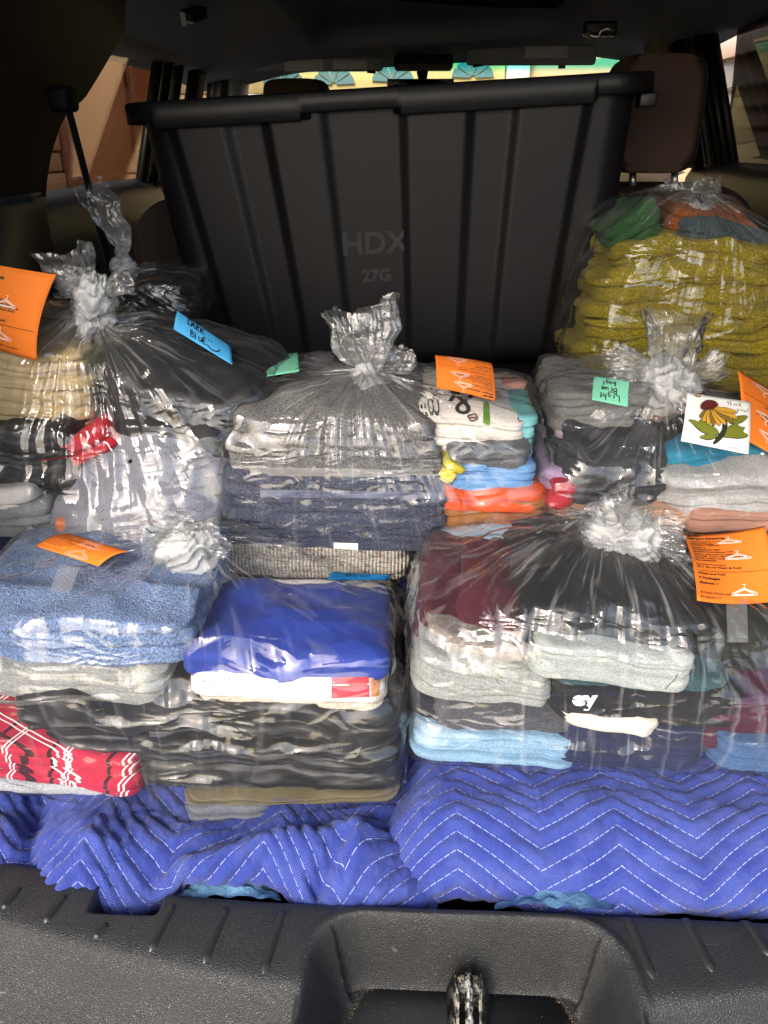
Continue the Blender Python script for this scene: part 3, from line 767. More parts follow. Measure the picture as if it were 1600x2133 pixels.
# rim: folded-over band, stepped lower where the grips are
def ring(profile, hx, hy, r, drop=None):
    P = []
    for (o_, z_) in profile:
        x, y = rrect(out, hx + o_, hy + o_, r + max(o_, 0))
        zz = z_ + 0 * x
        if drop is not None and z_ < HT - .012: zz = zz - drop(out[:, 0]) * (out[:, 1] < -.999)
        P.append(np.stack([x, y, zz], -1))
    return np.array(P)
hx, hy = WT/2 * .955, DT/2 * .93
def drop(x): return .010 * (sstep(-.86, -.855, x) * sstep(-.30, -.305, x) + sstep(.06, .065, x) * sstep(.77, .765, x))
prof = [(-.004, HT - .004), (.002, HT + .002), (.016, HT + .002), (.0185, HT - .001), (.0185, HT - .024), (.0170, HT - .0255), (.013, HT - .0255), (.012, HT - .01)]
link("rim", gridmesh("tote_rim", ring(prof, hx, hy, .05, drop), wrap=True), M_tote2, tote)
for (x0, x1) in ((-.88, -.28), (.04, .79)):            # grip panels below the rim
    p = slab("grip", [(x0*hx, -hy - .004, HT - .034), (x1*hx, -hy - .004, HT - .034), (x1*hx, -hy - .006, HT - .003), (x0*hx, -hy - .006, HT - .003)], (0, -.0105, 0), .002)
    link("grip_panel", p, M_tote2, tote)
cl = link("lid_catch", rbox("catch", .024, .03, .018, .002, 2), M_tote2, tote); cl.location = (hx + .006, -hy + .03, HT - .034)
for (s, sz, zz) in (("HDX", .046, .188), ("27G", .026, .145)):
    me = text_mesh(s, sz, .0012, .0, 'CENTER', .0012); V, F = me_arrays(me)
    q = zz / HT; hyq = DT/2 * .93 * (.90 + .10 * q)
    slope = DT/2 * .93 * .10 / HT
    P = np.stack([V[:, 0] * 1.05 - .0235, -hyq - slope * V[:, 1] - V[:, 2] - .0004, zz + V[:, 1]], -1)
    link("embossed_lettering", mesh("emboss", P, F, False), plain("tote_emboss_plastic", "2e2e31", .6, .4), tote)

# ================================================================== moving blankets
def blanket_mat(name, per, S, kz, col, ang=0.0):
    t = NT(name); uvn = t.n("UVMap"); sx = t.n("SeparateXYZ"); t.l(uvn.outputs[0], sx.inputs[0])
    U, Vv = sx.outputs[0], sx.outputs[1]
    q = t.math('ADD', Vv, t.math('MULTIPLY', t.math('PINGPONG', U, per / 2), kz))
    dline = t.math('PINGPONG', q, S / 2)
    wob = t.math('MULTIPLY', t.noise(uvn.outputs[0], 160, 2), .0006)
    ln = t.math('LESS_THAN', dline, t.math('ADD', wob, .00010))
    dash = t.math('LESS_THAN', t.math('MODULO', U, .0062), .0047)
    thr = t.math('MULTIPLY', ln, dash)
    c = lin(col); vec = t.coord()
    weave = t.math('MULTIPLY', t.math('SINE', t.math('MULTIPLY', U, 2 * math.pi / .0021)), t.math('SINE', t.math('MULTIPLY', Vv, 2 * math.pi / .0018)))
    base = t.mix(t.noise(vec, 30, 5), tuple(x * .8 for x in c[:3]) + (1,), tuple(min(1, x * 1.2) for x in c[:3]) + (1,))
    holes = t.math('MULTIPLY', t.ramp(weave, [(.55, 0.0), (.85, 1.0)]), t.ramp(t.noise(vec, 26, 3), [(.44, 0.0), (.60, .75)]))
    base = t.mix(holes, base, lin("8f9fe0"))                # pale scrim showing between the threads
    base = t.mix(t.ramp(t.noise(vec, 75, 4, .7), [(.72, 0.0), (.8, .5)]), base, lin("1d2a66"))
    base = t.mix(thr, base, lin("9ca6d2"))
    t.base(base, .92, .1); t.b.inputs['Sheen Weight'].default_value = .15
    b1 = t.bump(weave, .35, .0008); b2 = t.bump(t.noise(t.coord(scale=(1, 1, 1)), 90, 5, .65), .9, .005, b1)
    t.l(b2, t.b.inputs["Normal"]); return t.m
def zig(U, Vv, per, S, kz):
    pp = per/2 - np.abs(np.mod(U, per) - per/2)
    q = Vv + kz * pp
    d = S/2 - np.abs(np.mod(q, S) - S/2); return d
def normals(P):
    du = np.gradient(P, axis=1); dv = np.gradient(P, axis=0); n = np.cross(du, dv)
    return n / np.maximum(np.linalg.norm(n, axis=2, keepdims=True), 1e-9)
def sheet(x0, x1, nx, prof, fold, per, S, kz, puff, seed, nv=190, uoff=0.0, voff=0.0):
    """prof: (y, z) control points from the hem at the front to the back, swept across x"""
    pr = np.array(prof, float); 
    for _ in range(4):                                  # chaikin corner cutting
        pr = np.concatenate([[pr[0]], np.stack([pr[:-1]*.75 + pr[1:]*.25, pr[:-1]*.25 + pr[1:]*.75], 1).reshape(-1, 2), [pr[-1]]])
    s = np.concatenate([[0], np.cumsum(np.hypot(*np.diff(pr, axis=0).T))])
    w = np.linspace(0, 1, nv); q = s[-1] * (w * .8 + .2 * w ** 2.0)
    yy, zz = np.interp(q, s, pr[:, 0]), np.interp(q, s, pr[:, 1])
    xs = np.linspace(x0, x1, nx)
    U, V = np.meshgrid(xs, q); P = np.stack([U, np.repeat(yy[:, None], nx, 1), np.repeat(zz[:, None], nx, 1)], -1)
    P = fold(P, U, V); P = P.copy()
    U, V = U + .012*fbm(U*9, V*9, 0*U, seed+31, 2), V + .010*fbm(U*8, V*8, 4 + 0*U, seed+33, 2)       # pattern pulled out of true
    N = normals(P); N *= np.sign(N[..., 2].mean())
    d = zig(U + uoff + 10, V + voff + 10, per, S, kz)
    pf = (1 - np.exp(-(d / (S * .2)) ** 2)) - .6
    wr = fbm(U * 26, V * 40, 0 * U, seed, 3) * .0035 + ridge(U * 16, V * 22, 0 * U, seed + 3) * .0022 + ridge(U * 62, V * 62, 0 * U, seed + 5) * .0013 * (d / (S / 2) + .3)
    P = P + N * (puff * pf + wr)[..., None]
    return gridmesh("blanket", P, np.stack([U + uoff + 10, V + voff + 10], -1))
M_blue = blanket_mat("quilted_blue_blanket", .15, .0178, .62, "33418a")
M_blueL = blanket_mat("quilted_blue_blanket_second", .17, .0195, .95, "33418a")
M_pale = plain("pale_blue_blanket_reverse", "5f87a8", .95, .1, nscale=300, nstr=.8, var=.25, vscale=60, ndist=.002)
# right: smooth folded pad
def foldR(P, U, V):
    P = P.copy(); e = sstep(.02, -.03, U - .0)
    P[..., 2] -= .055 * sstep(.05, -.045, U) ** 1.5            # rolls down into the gap in the middle
    P[..., 1] += .006 * np.sin(U * 19 + 1) * sstep(.2, .0, V)
    P[..., 2] -= .010 * sstep(.55, .60, P[..., 1]) * sstep(.80, .76, P[..., 1])
    P[..., 2] += .005 * np.sin(U * 11) - .006 * np.exp(-((U - .14) / .05) ** 2) * sstep(.2, .05, V)
    return P
profR = [(.532, -.662), (.505, -.664), (.491, -.654), (.496, -.628), (.530, -.600), (.565, -.588), (.60, -.588), (.76, -.588), (.80, -.50), (.86, -.485), (1.07, -.475)]
br = link("moving_blanket", sheet(-.035, .66, 420, profR, foldR, .15, .0178, .62, .0030, 3), M_blue)
tag(br, "smooth folded blue quilted moving blanket with white zigzag stitching under the maroon-and-black laundry bag", "blanket")
# left: rumpled, one big diagonal roll sagging over the sill
def foldL(P, U, V):
    P = P.copy(); x, y = P[..., 0], P[..., 1]
    def roll(ax, ay, bx, by, r, h):
        d = np.array([bx-ax, by-ay]); L = np.hypot(*d); d = d / L
        t_ = np.clip((x-ax)*d[0] + (y-ay)*d[1], 0, L); dist = np.hypot(x-ax-d[0]*t_, y-ay-d[1]*t_)
        return h * np.exp(-(dist / r) ** 2)
    z = roll(-.30, .475, -.33, .60, .03, .018) + roll(-.20, .49, -.06, .53, .026, .030) - roll(-.36, .47, -.40, .60, .016, .020)
    z = z - roll(-.24, .50, -.10, .555, .016, .012) + roll(-.05, .52, -.03, .60, .02, .012) - roll(-.085, .495, -.06, .53, .009, .016) + roll(-.02, .485, .03, .50, .02, .008)
    z = z - .03 * sstep(-.03, .04, x) 
    P[..., 2] += z - .014 * sstep(.535, .575, y) * sstep(.80, .76, y)
    P[..., 1] += sstep(.16, .02, V) * (.010 * np.sin(x * 23 + .6) - .016 * np.exp(-((x + .265) / .03) ** 2) + .022 * sstep(-.33, -.40, x) + .026 * np.exp(-((x + .13) / .04) ** 2))
    P[..., 2] -= sstep(.10, .0, V) * .022 * np.exp(-((x + .265) / .03) ** 2)
    return P
profL = [(.520, -.668), (.492, -.668), (.480, -.655), (.485, -.640), (.515, -.628), (.55, -.625), (.60, -.622), (.76, -.62), (.80, -.51), (.86, -.49), (1.07, -.48)]
blk = link("moving_blanket", sheet(-.60, .028, 420, profL, foldL, .17, .0195, .95, .0034, 9), M_blueL)
tag(blk, "rumpled blue quilted moving blanket under the laundry bag with the royal blue shirt", "blanket")
# pale reverse sides peeping out below
def flap(u0, u1, v0, v1, Yd, m, name, par, seed):
    n, k = 40, 12; P = np.zeros((k, n, 3))
    for i, a in enumerate(np.linspace(0, 1, k)):
        for j, b in enumerate(np.linspace(0, 1, n)):
            u = u0 + (u1 - u0) * b; arch = math.sin(math.pi * b) ** .6
            p = PY(u, v1 + (v0 - v1) * a * arch + (1 - arch) * 6, Yd + .03 * a)
            p[2] += .0025 * noise3(b * 12, a * 4, 0, seed); p[1] += .004 * noise3(b * 9, a * 5, 3, seed); P[i, j] = p
    o = link(name, gridmesh(name, P), m); o.parent = par; return o
flap(360, 585, 1806, 1866, .486, M_pale, "underside", blk, 2)
flap(1030, 1280, 1838, 1886, .4775, M_pale, "underside", br, 5)
# ================================================================== folded laundry
def pad(w, d, h, layers=3, seed=0, corner=.03, groove=.6, lay_var=.006, wr=.003, lump=.003, dome=0.0, bendx=0.0, sag=0.0, nth=190, nt=16, per=9, puff=0.0, tilt_lay=0.0, sub=.30, ply=.012, xo=0.0, bs=0, sway=.007, crump=.0, belly=.0):
    """folded cloth: concentric top rings, then rounded layer edges all round, then the underside; origin at base centre"""
    layers = max(layers, int(round(h/ply))); corner *= .7
    per = 7 if layers > 3 else per
    th = np.linspace(0, 2*np.pi, nth, endpoint=False)
    # rounded-rectangle outline by arc length
    r = min(corner, w*.45, d*.45); L = [w-2*r, math.pi*r/2, d-2*r, math.pi*r/2] * 2; tot = sum(L)
    s = np.linspace(0, tot, nth, endpoint=False); ox = np.zeros(nth); oy = np.zeros(nth)
    acc = 0; segs = []
    starts = [(-w/2+r, -d/2, 0), None, (w/2, -d/2+r, 1), None, (w/2-r, d/2, 2), None, (-w/2, d/2-r, 3), None]
    cent = {1: (w/2-r, -d/2+r, -math.pi/2), 3: (w/2-r, d/2-r, 0), 5: (-w/2+r, d/2-r, math.pi/2), 7: (-w/2+r, -d/2+r, math.pi)}
    dirs = [(1, 0), None, (0, 1), None, (-1, 0), None, (0, -1), None]
    for k in range(8):
        m = (s >= acc) & (s < acc + L[k] + 1e-12); q = s[m] - acc
        if k % 2 == 0: ox[m] = starts[k][0] + dirs[k][0]*q; oy[m] = starts[k][1] + dirs[k][1]*q
        else:
            c = cent[k]; a = c[2] + q / r; ox[m] = c[0] + r*np.cos(a); oy[m] = c[1] + r*np.sin(a)
        acc += L[k]
    wob = 1 + .03 * fbm(ox*9, oy*9, 0*ox, seed+1)
    ox, oy = ox*wob, oy*wob
    nx_, ny_ = np.gradient(oy), -np.gradient(ox); nl = np.hypot(nx_, ny_); nx_, ny_ = nx_/nl, ny_/nl
    lh = h / layers; gd = min(lh*.5, .012); nsub = [2 + int(3*abs(noise3(k*7.7, seed*1.3, .2))) for k in range(layers)]
    # layer boundaries, wavy round the outline
    tk = np.cumsum([.55 + abs(noise3(k*4.7, seed*2.1, .3))*1.6 for k in range(layers)]); tk = tk/tk[-1]
    zb = [np.zeros(nth)]
    for k in range(1, layers): zb.append(h*tk[k-1] + lh*.28*fbm(ox*14, oy*14, k*3.1 + 0*ox, seed+2) + tilt_lay*ox)
    zb.append(np.full(nth, h))
    rows = []
    def row(x, y, z): rows.append(np.stack([x, y, z], -1))
    inset = [lay_var * (fbm(ox*6, oy*6, k*5.7 + 0*ox, seed+4) + .6*noise3(k*3.3, seed*1.7, .5)) - lay_var*.3 for k in range(layers)]
    for q in np.concatenate([np.linspace(0, .9, nt), [.955]]):
        row(ox*q + nx_*(inset[-1]-gd)*q, oy*q + ny_*(inset[-1]-gd)*q, zb[-1] + 0*ox)
    for k in range(layers-1, -1, -1):
        for f in np.linspace(1, 0, per):
            bul = (1-abs(2*f-1)**2.6) ** .55
            off = inset[k] + gd*groove*(bul-1) + (0 if 0 < f < 1 else (-gd*.3 if layers > 1 else 0))
            ff = f*nsub[k] + .35*fbm(ox*20, oy*20, k*2.2 + 0*ox, seed+21)      # the thinner plies inside a fold
            off = off - sub*gd*(1 - np.abs(np.sin(np.pi*ff))**.5) * (4*f*(1-f))
            row(ox + nx_*off, oy + ny_*off, zb[k] + (zb[k+1]-zb[k])*(.03 + .94*f))
    for q in (.9, .5, .02): row(ox*q, oy*q, zb[0] + 0*ox)
    P = np.array(rows); x, y, z = P[..., 0], P[..., 1], P[..., 2]
    rho = np.clip(np.maximum(np.abs(x)/(w/2), np.abs(y)/(d/2)), 0, 1.2); up = np.clip(z/h, 0, 1)
    dz = wr*fbm(x*22, y*22, z*30, seed+7) * up + wr*.9*ridge(x*13 + z*9, y*13, 0*x, seed+8) * up
    dz = dz + belly*rho**4*(1 - up)
    dz = dz + sway*noise3((x + xo)*8, bs*3.7 + 0*x, .5 + 0*x)*2 * np.ones_like(x)
    dz = dz + dome*(1 - rho**2)*up + puff*(1-rho**4)*up + bendx*((2*x/w)**2) - sag*rho**3
    jx = lump*fbm(x*12, y*12, z*25, seed+11); jy = lump*fbm(x*12, y*12, z*25, seed+13)
    cr = .0022*fbm(x*60, y*60, z*70, seed+17) + crump*(.8*ridge(x*15 + z*10, y*15, z*26, seed+18) + .5*ridge(x*34, y*34, z*50, seed+19))
    dz = dz + crump*(.7*ridge(x*14 + y*8, y*14, 0*z, seed+20) + .4*ridge(x*30, y*34, 0*z, seed+22))*up
    P = np.stack([x + jx*np.minimum(1, rho*1.5) + cr*nx_, y + jy*np.minimum(1, rho*1.5) + cr*ny_, z + dz + lump*.5*fbm(x*15, y*15, z*0, seed+15)], -1)
    return gridmesh("cloth", P, wrap=True)
_seed = [10]
BAG = {}
def G(bag, name, label, m, u0, u1, vt, vb, Yf, dep, layers=3, cat="clothes", rot=(0, 0, 0), mid=None, **kw):
    """one folded piece: its front face fills the photo box u0..u1, vt..vb at distance Yf"""
    _seed[0] += 1; vm = (vt + vb) / 2
    x0, x1 = PY(u0, vm, Yf)[0], PY(u1, vm, Yf)[0]; z1, z0 = PY((u0+u1)/2, vt, Yf)[2], PY((u0+u1)/2, vb, Yf)[2]
    if 'satin' in m.name and 'black' in label: kw.setdefault('ply', .034); kw.setdefault('crump', .006)
    kw.setdefault('ply', .018 if 'terry' in m.name else .0135)
    me = pad(x1-x0, dep, max(z1-z0, .008), layers, _seed[0], xo=(x0+x1)/2, bs=len(bag) + ord(bag[0]), **kw)
    o = link(name, me, m); o.location = ((x0+x1)/2, Yf + dep/2, z0); o.rotation_euler = tuple(math.radians(a) for a in rot)
    tag(o, label, cat); BAG.setdefault(bag, []).append(o); return o

# ---- front left bag
FLb = "fl"
G(FLb, "trousers", "khaki trousers at the bottom of the bag with the royal blue shirt", cloth("6b6248"), 380, 826, 1664, 1704, .578, .24, 3, "trousers", rot=(0, -4, 0), belly=.022, wr=.005, lay_var=.012)
G(FLb, "jeans", "faded grey jeans under the khaki trousers, lowest in the left front bag", cloth("6d7078", "denim"), 372, 560, 1686, 1720, .570, .14, 2, "jeans", rot=(0, -3, 4), belly=.012)
G(FLb, "shirt", "light grey shirt below the red plaid shorts", cloth("a9abb0", "heather", "86888f"), -110, 270, 1612, 1656, .575, .22, 2, "shirt", rot=(0, 4, 0))
G(FLb, "shorts", "red plaid shorts with white and black stripes at the lower left", cloth("ac1f3c", "plaid"), -110, 292, 1558, 1634, .572, .20, 3, "shorts", rot=(0, 7, -4), lay_var=.008)
G(FLb, "jacket", "black jacket folded below the grey zip hoodie", cloth("17181d", "satin"), 10, 470, 1470, 1580, .582, .26, 4, "jacket", wr=.006, lay_var=.012)
G(FLb, "trousers", "black trousers above the khaki pair, middle of the left front bag", cloth("191a1b", "satin"), 280, 832, 1552, 1680, .570, .27, 3, "trousers", rot=(0, -2, 0), belly=.03, wr=.005, lay_var=.012)
G(FLb, "shorts", "glossy black sports shorts under the white shirt with the pink print", cloth("1c1c1d", "satin"), 420, 826, 1484, 1562, .580, .26, 3, "shorts", wr=.006, lay_var=.010)
G(FLb, "sweater", "oatmeal knit sweater directly under the white shirt with the pink print", cloth("b9ad9c", "heather", "988d7e"), 400, 806, 1452, 1488, .592, .19, 2, "sweater")
ws = G(FLb, "shirt", "white shirt with a red and orange print under the royal blue shirt", cloth("ddd8d6"), 386, 796, 1410, 1458, .592, .19, 1, "shirt", lay_var=.004)
G(FLb, "shirt", "smooth royal blue shirt on top of the left front bag", cloth("22398f"), 362, 814, 1386, 1426, .594, .165, 1, "shirt", rot=(-2, 0, 0), crump=.0028, ply=.03, wr=.005, lump=.004, dome=.006, corner=.03, puff=.003)
G(FLb, "hoodie", "grey zip hoodie with a metal zipper under the pale blue towel", cloth("8e8f8c", "heather", "6d6e6d"), -110, 336, 1392, 1470, .592, .20, 3, "hoodie", wr=.004, lay_var=.008, rot=(0, 3, 0))
G(FLb, "towel", "fluffy pale blue terry towel at the left of the front bag", cloth("7d97c4", "terry"), -110, 396, 1300, 1390, .600, .21, 2, "towel", wr=.007, lump=.006, dome=.006, corner=.05, rot=(0, -2, 0), per=9)
# ---- front right bag
FRb = "fr"
G(FRb, "trousers", "light blue trousers at the bottom left of the maroon-and-black bag", cloth("7b9db6", "denim"), 850, 1200, 1546, 1614, .586, .22, 2, "trousers", lay_var=.006, rot=(0, 7, 0), belly=.012)
G(FRb, "jersey", "charcoal heather jersey above the light blue trousers", cloth("4c4c52", "heather", "35353a"), 872, 1180, 1494, 1552, .600, .22, 3, "jersey", rot=(0, 8, 0), crump=.004)
G(FRb, "shirt", "navy shirt low in the middle of the maroon-and-black bag", cloth("1e2440"), 1150, 1480, 1530, 1606, .592, .24, 3, "shirt")
G(FRb, "shirt", "dark navy top between the charcoal jersey and the grey sweatpants", cloth("20222c"), 850, 1180, 1474, 1516, .612, .2, 2, "shirt", rot=(0, 10, 0))
G(FRb, "jeans", "blue denim cuff at the lower right corner", cloth("3f5a80", "denim"), 1490, 1720, 1556, 1612, .588, .18, 2, "jeans", rot=(0, 4, 0))
G(FRb, "sweatpants", "light grey sweatpants slanting below the taupe sweater", cloth("989a96", "heather", "787a77"), 842, 1152, 1402, 1482, .606, .20, 3, "sweatpants", rot=(0, 13, 0), lay_var=.010, corner=.03, bendx=.004, crump=.002)
G(FRb, "sweater", "taupe heather sweater beside the maroon shirts", cloth("8a8078", "heather", "655d56"), 866, 1132, 1344, 1410, .625, .17, 3, "sweater", rot=(0, 14, 0), lay_var=.010, bendx=.003, crump=.003)
for k, (dx, lb) in enumerate(((0, "leftmost"), (60, "middle"), (118, "rightmost"))):
    G(FRb, "shirt", "%s of three maroon shirts leaning at the left of the right front bag" % lb, cloth(("4c1f2b", "53222d", "471c28")[k]), 856 + dx, 1000 + dx, 1270 + k*12, 1336 + k*20, .655, .16, 1, "shirt", rot=(10, 26, 0), lay_var=.003, dome=.006, wr=.004)
G(FRb, "shirt", "black shirt with white lettering under the teal shirt", cloth("1a1a1d"), 1150, 1560, 1452, 1512, .604, .22, 2, "shirt")
G(FRb, "shirt", "cream shirt peeking out below the black lettered shirt", cloth("d9d0c2"), 1165, 1384, 1508, 1534, .594, .15, 1, "shirt", rot=(0, 3, 0), lay_var=.002, crump=.003)
G(FRb, "shirt", "purple and burgundy striped shirt at the right edge of the right front bag", cloth("42162e"), 1450, 1720, 1470, 1566, .600, .22, 4, "shirt", lay_var=.008)
G(FRb, "shirt", "teal heather shirt under the light grey waistband", cloth("2c4e54", "heather", "1f393e"), 1150, 1536, 1420, 1462, .610, .22, 2, "shirt", rot=(0, -1, 0))
G(FRb, "shirt", "dark olive shirt at the right under the orange ticket", cloth("24251f"), 1430, 1720, 1330, 1460, .650, .2, 3, "shirt", wr=.006)
G(FRb, "sweatpants", "pale grey waistband folded over the teal shirt", cloth("a6aba7", "heather", "8b908c"), 1100, 1452, 1372, 1436, .602, .17, 2, "sweatpants", rot=(0, 3, 0), lay_var=.006, wr=.004)
G(FRb, "shirt", "black shirt on top of the right front bag below its knot", cloth("17181a", "satin"), 1090, 1470, 1296, 1376, .625, .24, 2, "shirt", wr=.006, dome=.022, lump=.006)
# ---- centre bag
MC = "mc"
G(MC, "towel", "multicoloured knitted towel at the bottom of the towel stack", cloth("ccc", "knit") if False else cloth("c8c0b4", "knit"), 462, 852, 1140, 1206, .800, .24, 3, "towel", lay_var=.006)
G(MC, "towel", "slate blue terry towel, lowest of the three in the stack", cloth("454c63", "terry"), 458, 920, 1090, 1148, .800, .25, 3, "towel", lay_var=.008)
G(MC, "towel", "slate blue terry towel, middle of the three in the stack", cloth("4a5168", "terry"), 452, 930, 1040, 1096, .798, .25, 3, "towel", lay_var=.010)
G(MC, "towel", "slate blue terry towel with a woven band, topmost of the three in the stack", cloth("4d536a", "terry"), 456, 932, 990, 1044, .800, .25, 2, "towel", lay_var=.008)
G(MC, "towel", "wide grey terry towel resting on the slate blue towels", cloth("7f7d7b", "terry"), 464, 930, 942, 1000, .804, .24, 2, "towel", lay_var=.010)
G(MC, "towel", "grey terry towel folded to a dome, second of the grey towels", cloth("85827f", "terry"), 478, 910, 874, 954, .812, .22, 2, "towel", dome=.022, sag=.010, wr=.005, per=9)
G(MC, "towel", "grey terry towel on top of the stack below the centre knot", cloth("7b7876", "terry"), 560, 900, 838, 886, .880, .16, 1, "towel", dome=.018, sag=.01, wr=.005, per=9)
G(MC, "shirt", "grey shirt with a black print behind the grey towels", cloth("76757a", "heather", "5d5c61"), 500, 690, 800, 856, .930, .13, 2, "shirt", rot=(8, 0, 0))
G(MC, "shirt", "pale blue shirt at the bottom of the right hand pile in the centre bag", cloth("8fa6b8"), 905, 1160, 1098, 1148, .802, .22, 2, "shirt", rot=(0, -7, 0))
G(MC, "shirt", "caramel brown shirt near the bottom of the centre bag's right pile", cloth("97602f"), 918, 1152, 1056, 1112, .806, .22, 3, "shirt", rot=(0, -8, 0))
G(MC, "shirt", "black shirt between the caramel and the orange shirts", cloth("1b1b1d"), 925, 1110, 1060, 1092, .815, .2, 1, "shirt")
G(MC, "shirt", "bright orange shirt in the centre bag", cloth("d5521c"), 914, 1132, 1018, 1066, .810, .21, 2, "shirt", rot=(0, 2, 0), lay_var=.006)
G(MC, "shirt", "sky blue shirt between the orange one and the grey one", cloth("6a9bcf"), 925, 1126, 968, 1030, .814, .21, 3, "shirt", rot=(0, 2, 0), lay_var=.010)
G(MC, "sock", "yellow sock beside the sky blue shirt", cloth("d8c62e"), 902, 952, 960, 1004, .806, .06, 1, "sock", rot=(0, 30, 0))
G(MC, "shirt", "dark grey shirt under the white printed towel", cloth("5f6164", "heather", "494b4e"), 928, 1106, 932, 980, .820, .2, 2, "shirt", rot=(0, 2, 0))
G(MC, "shirt", "aqua shirt edge beside the white printed towel", cloth("7cc4c4"), 1066, 1120, 862, 960, .850, .12, 2, "shirt")
wt = G(MC, "towel", "white kitchen towel with black coffee print on top of the centre bag", cloth("e9e3da", "heather", "d2cabf"), 862, 1104, 870, 948, .838, .21, 3, "towel", dome=.01, wr=.005, rot=(0, 5, 0), lay_var=.008)
G(MC, "shirt", "pink cloth corner behind the white printed towel", cloth("d69a8c"), 1040, 1094, 800, 850, .960, .06, 2, "shirt")
# ---- right bag
MR = "mr"
G(MR, "shirt", "lilac shirt at the left edge of the right bag", cloth("a890b0"), 1122, 1260, 985, 1090, .820, .18, 4, "shirt", lay_var=.010)
G(MR, "shirt", "tan and peach straps at the bottom of the right bag", cloth("c09a80"), 1150, 1440, 1062, 1112, .804, .22, 3, "shirt", rot=(0, 3, 0), lay_var=.010)
G(MR, "sock", "red sock at the left of the charcoal socks", cloth("b01c30"), 1138, 1200, 1006, 1062, .802, .08, 2, "sock", rot=(0, 14, 0))
G(MR, "socks", "charcoal sports socks bundled in the middle of the right bag", cloth("37383c", "mesh"), 1170, 1400, 945, 1068, .812, .19, 2, "socks", wr=.010, lump=.012, dome=.012, corner=.05)
G(MR, "shirt", "black shirt behind the charcoal socks", cloth("1a1a1c"), 1190, 1420, 905, 985, .87, .14, 2, "shirt", wr=.009, lump=.009)
G(MR, "sweatpants", "pale grey sweatpants at the front of the right bag", cloth("b4b2b1", "heather", "94928f"), 1358, 1700, 1000, 1098, .806, .2, 3, "sweatpants", rot=(0, -4, 0), lay_var=.014, wr=.006, dome=.012, corner=.06)
G(MR, "shirt", "salmon shirt below the pale grey sweatpants", cloth("b98873"), 1430, 1700, 1078, 1118, .800, .18, 1, "shirt", rot=(0, -2, 0))
G(MR, "shirt", "turquoise blue shirt behind the pale grey sweatpants", cloth("1b7fa0"), 1352, 1700, 948, 1018, .838, .17, 2, "shirt", rot=(0, -6, 0), dome=.012, wr=.005)
G(MR, "shirt", "black top at the right below the flower card", cloth("19191b"), 1380, 1700, 880, 962, .885, .14, 3, "shirt", wr=.006)
G(MR, "shirt", "pale pink shirt under the grey heather shirt", cloth("b9a4ae"), 1160, 1300, 892, 920, .872, .16, 1, "shirt")
G(MR, "shirt", "grey heather shirt under the green note in the right bag", cloth("7f7f7b", "heather", "5f5f5c"), 1148, 1362, 822, 900, .880, .17, 4, "shirt", wr=.007, lump=.006, lay_var=.008)
# ---- left bag
ML = "ml"
G(ML, "shirt", "peach orange shirt at the bottom of the left bag", cloth("c9764e"), 96, 226, 1112, 1162, .782, .10, 2, "shirt", rot=(0, 8, 0))
G(ML, "shirt", "grey and white shirt at the lower left edge", cloth("8c8d8c", "heather", "6c6d6d"), -90, 104, 1060, 1130, .800, .2, 3, "shirt")
G(ML, "shirt", "white cloth corner at the left edge of the left bag", cloth("d6d0c8"), -90, 62, 1030, 1074, .795, .12, 1, "shirt")
G(ML, "jacket", "glossy black jacket at the left edge under the cream trousers", cloth("19191b", "satin"), -90, 150, 905, 1040, .812, .22, 3, "jacket", wr=.008, lay_var=.012)
G(ML, "shirt", "light grey ribbed shirt edge behind the red shirt", cloth("9c9c9c", "heather", "7e7e7e"), 80, 250, 880, 950, .885, .14, 2, "shirt", rot=(0, -22, 0))
G(ML, "shirt", "red shirt wedged between the black jacket and the grey sports shirt", cloth("b01a2c"), 40, 268, 930, 985, .825, .16, 1, "shirt", rot=(0, -26, 0))
G(ML, "trousers", "folded black trousers under the blue note in the left bag", cloth("16171a", "satin"), 168, 540, 806, 990, .850, .20, 1, "trousers", ply=.1, wr=.008, crump=.007, lay_var=.012, dome=.028, corner=.11, rot=(12, 14, 0), per=24)
G(ML, "trousers", "cream coloured folded trousers under the orange ticket in the left bag", cloth("c3aa7a"), -90, 172, 726, 886, .860, .2, 4, "trousers", wr=.006, lay_var=.008, rot=(6, 6, 0), dome=.012)
G(ML, "shirt", "pale grey perforated sports shirt bulging from the left bag", cloth("787882", "mesh"), 58, 458, 1040, 1112, .752, .26, 1, "shirt", ply=.1, rot=(46, -4, -6), wr=.005, lump=.010, crump=.003, dome=.035, corner=.11, per=16, lay_var=.008)
# ---- far right bag
FAR = "far"
for k, (vt, vb) in enumerate(((735, 812), (662, 742), (588, 668), (520, 596))):
    G(FAR, "towel", "%s of four yellow terry towels in the far right bag" % ("lowest", "second lowest", "second highest", "highest")[k], cloth(("b09c16", "bba61e", "b29e1a", "bda920")[k], "terry"), (1196, 1225, 1240, 1268)[k], (1700, 1700, 1690, 1660)[k], vt, vb, 1.12, .26, 2, "towel", wr=.010, lump=.012, lay_var=.016, corner=.07, dome=.012 if k == 3 else 0, per=9)
G(FAR, "towel", "blue grey terry towel above the yellow towels", cloth("4f6870", "terry"), 1410, 1660, 492, 540, 1.15, .18, 1, "towel", rot=(0, 6, 0), dome=.014, wr=.006)
G(FAR, "towel", "orange terry towel on top of the far right bag", cloth("b8601c", "terry"), 1384, 1590, 455, 506, 1.18, .15, 2, "towel", rot=(0, 9, 0), dome=.012, wr=.006)
G(FAR, "towel", "dark green terry towel at the left of the far right bag", cloth("2f6e2c", "terry"), 1282, 1404, 450, 552, 1.16, .18, 2, "towel", rot=(0, -16, 0), wr=.008, lump=.008)
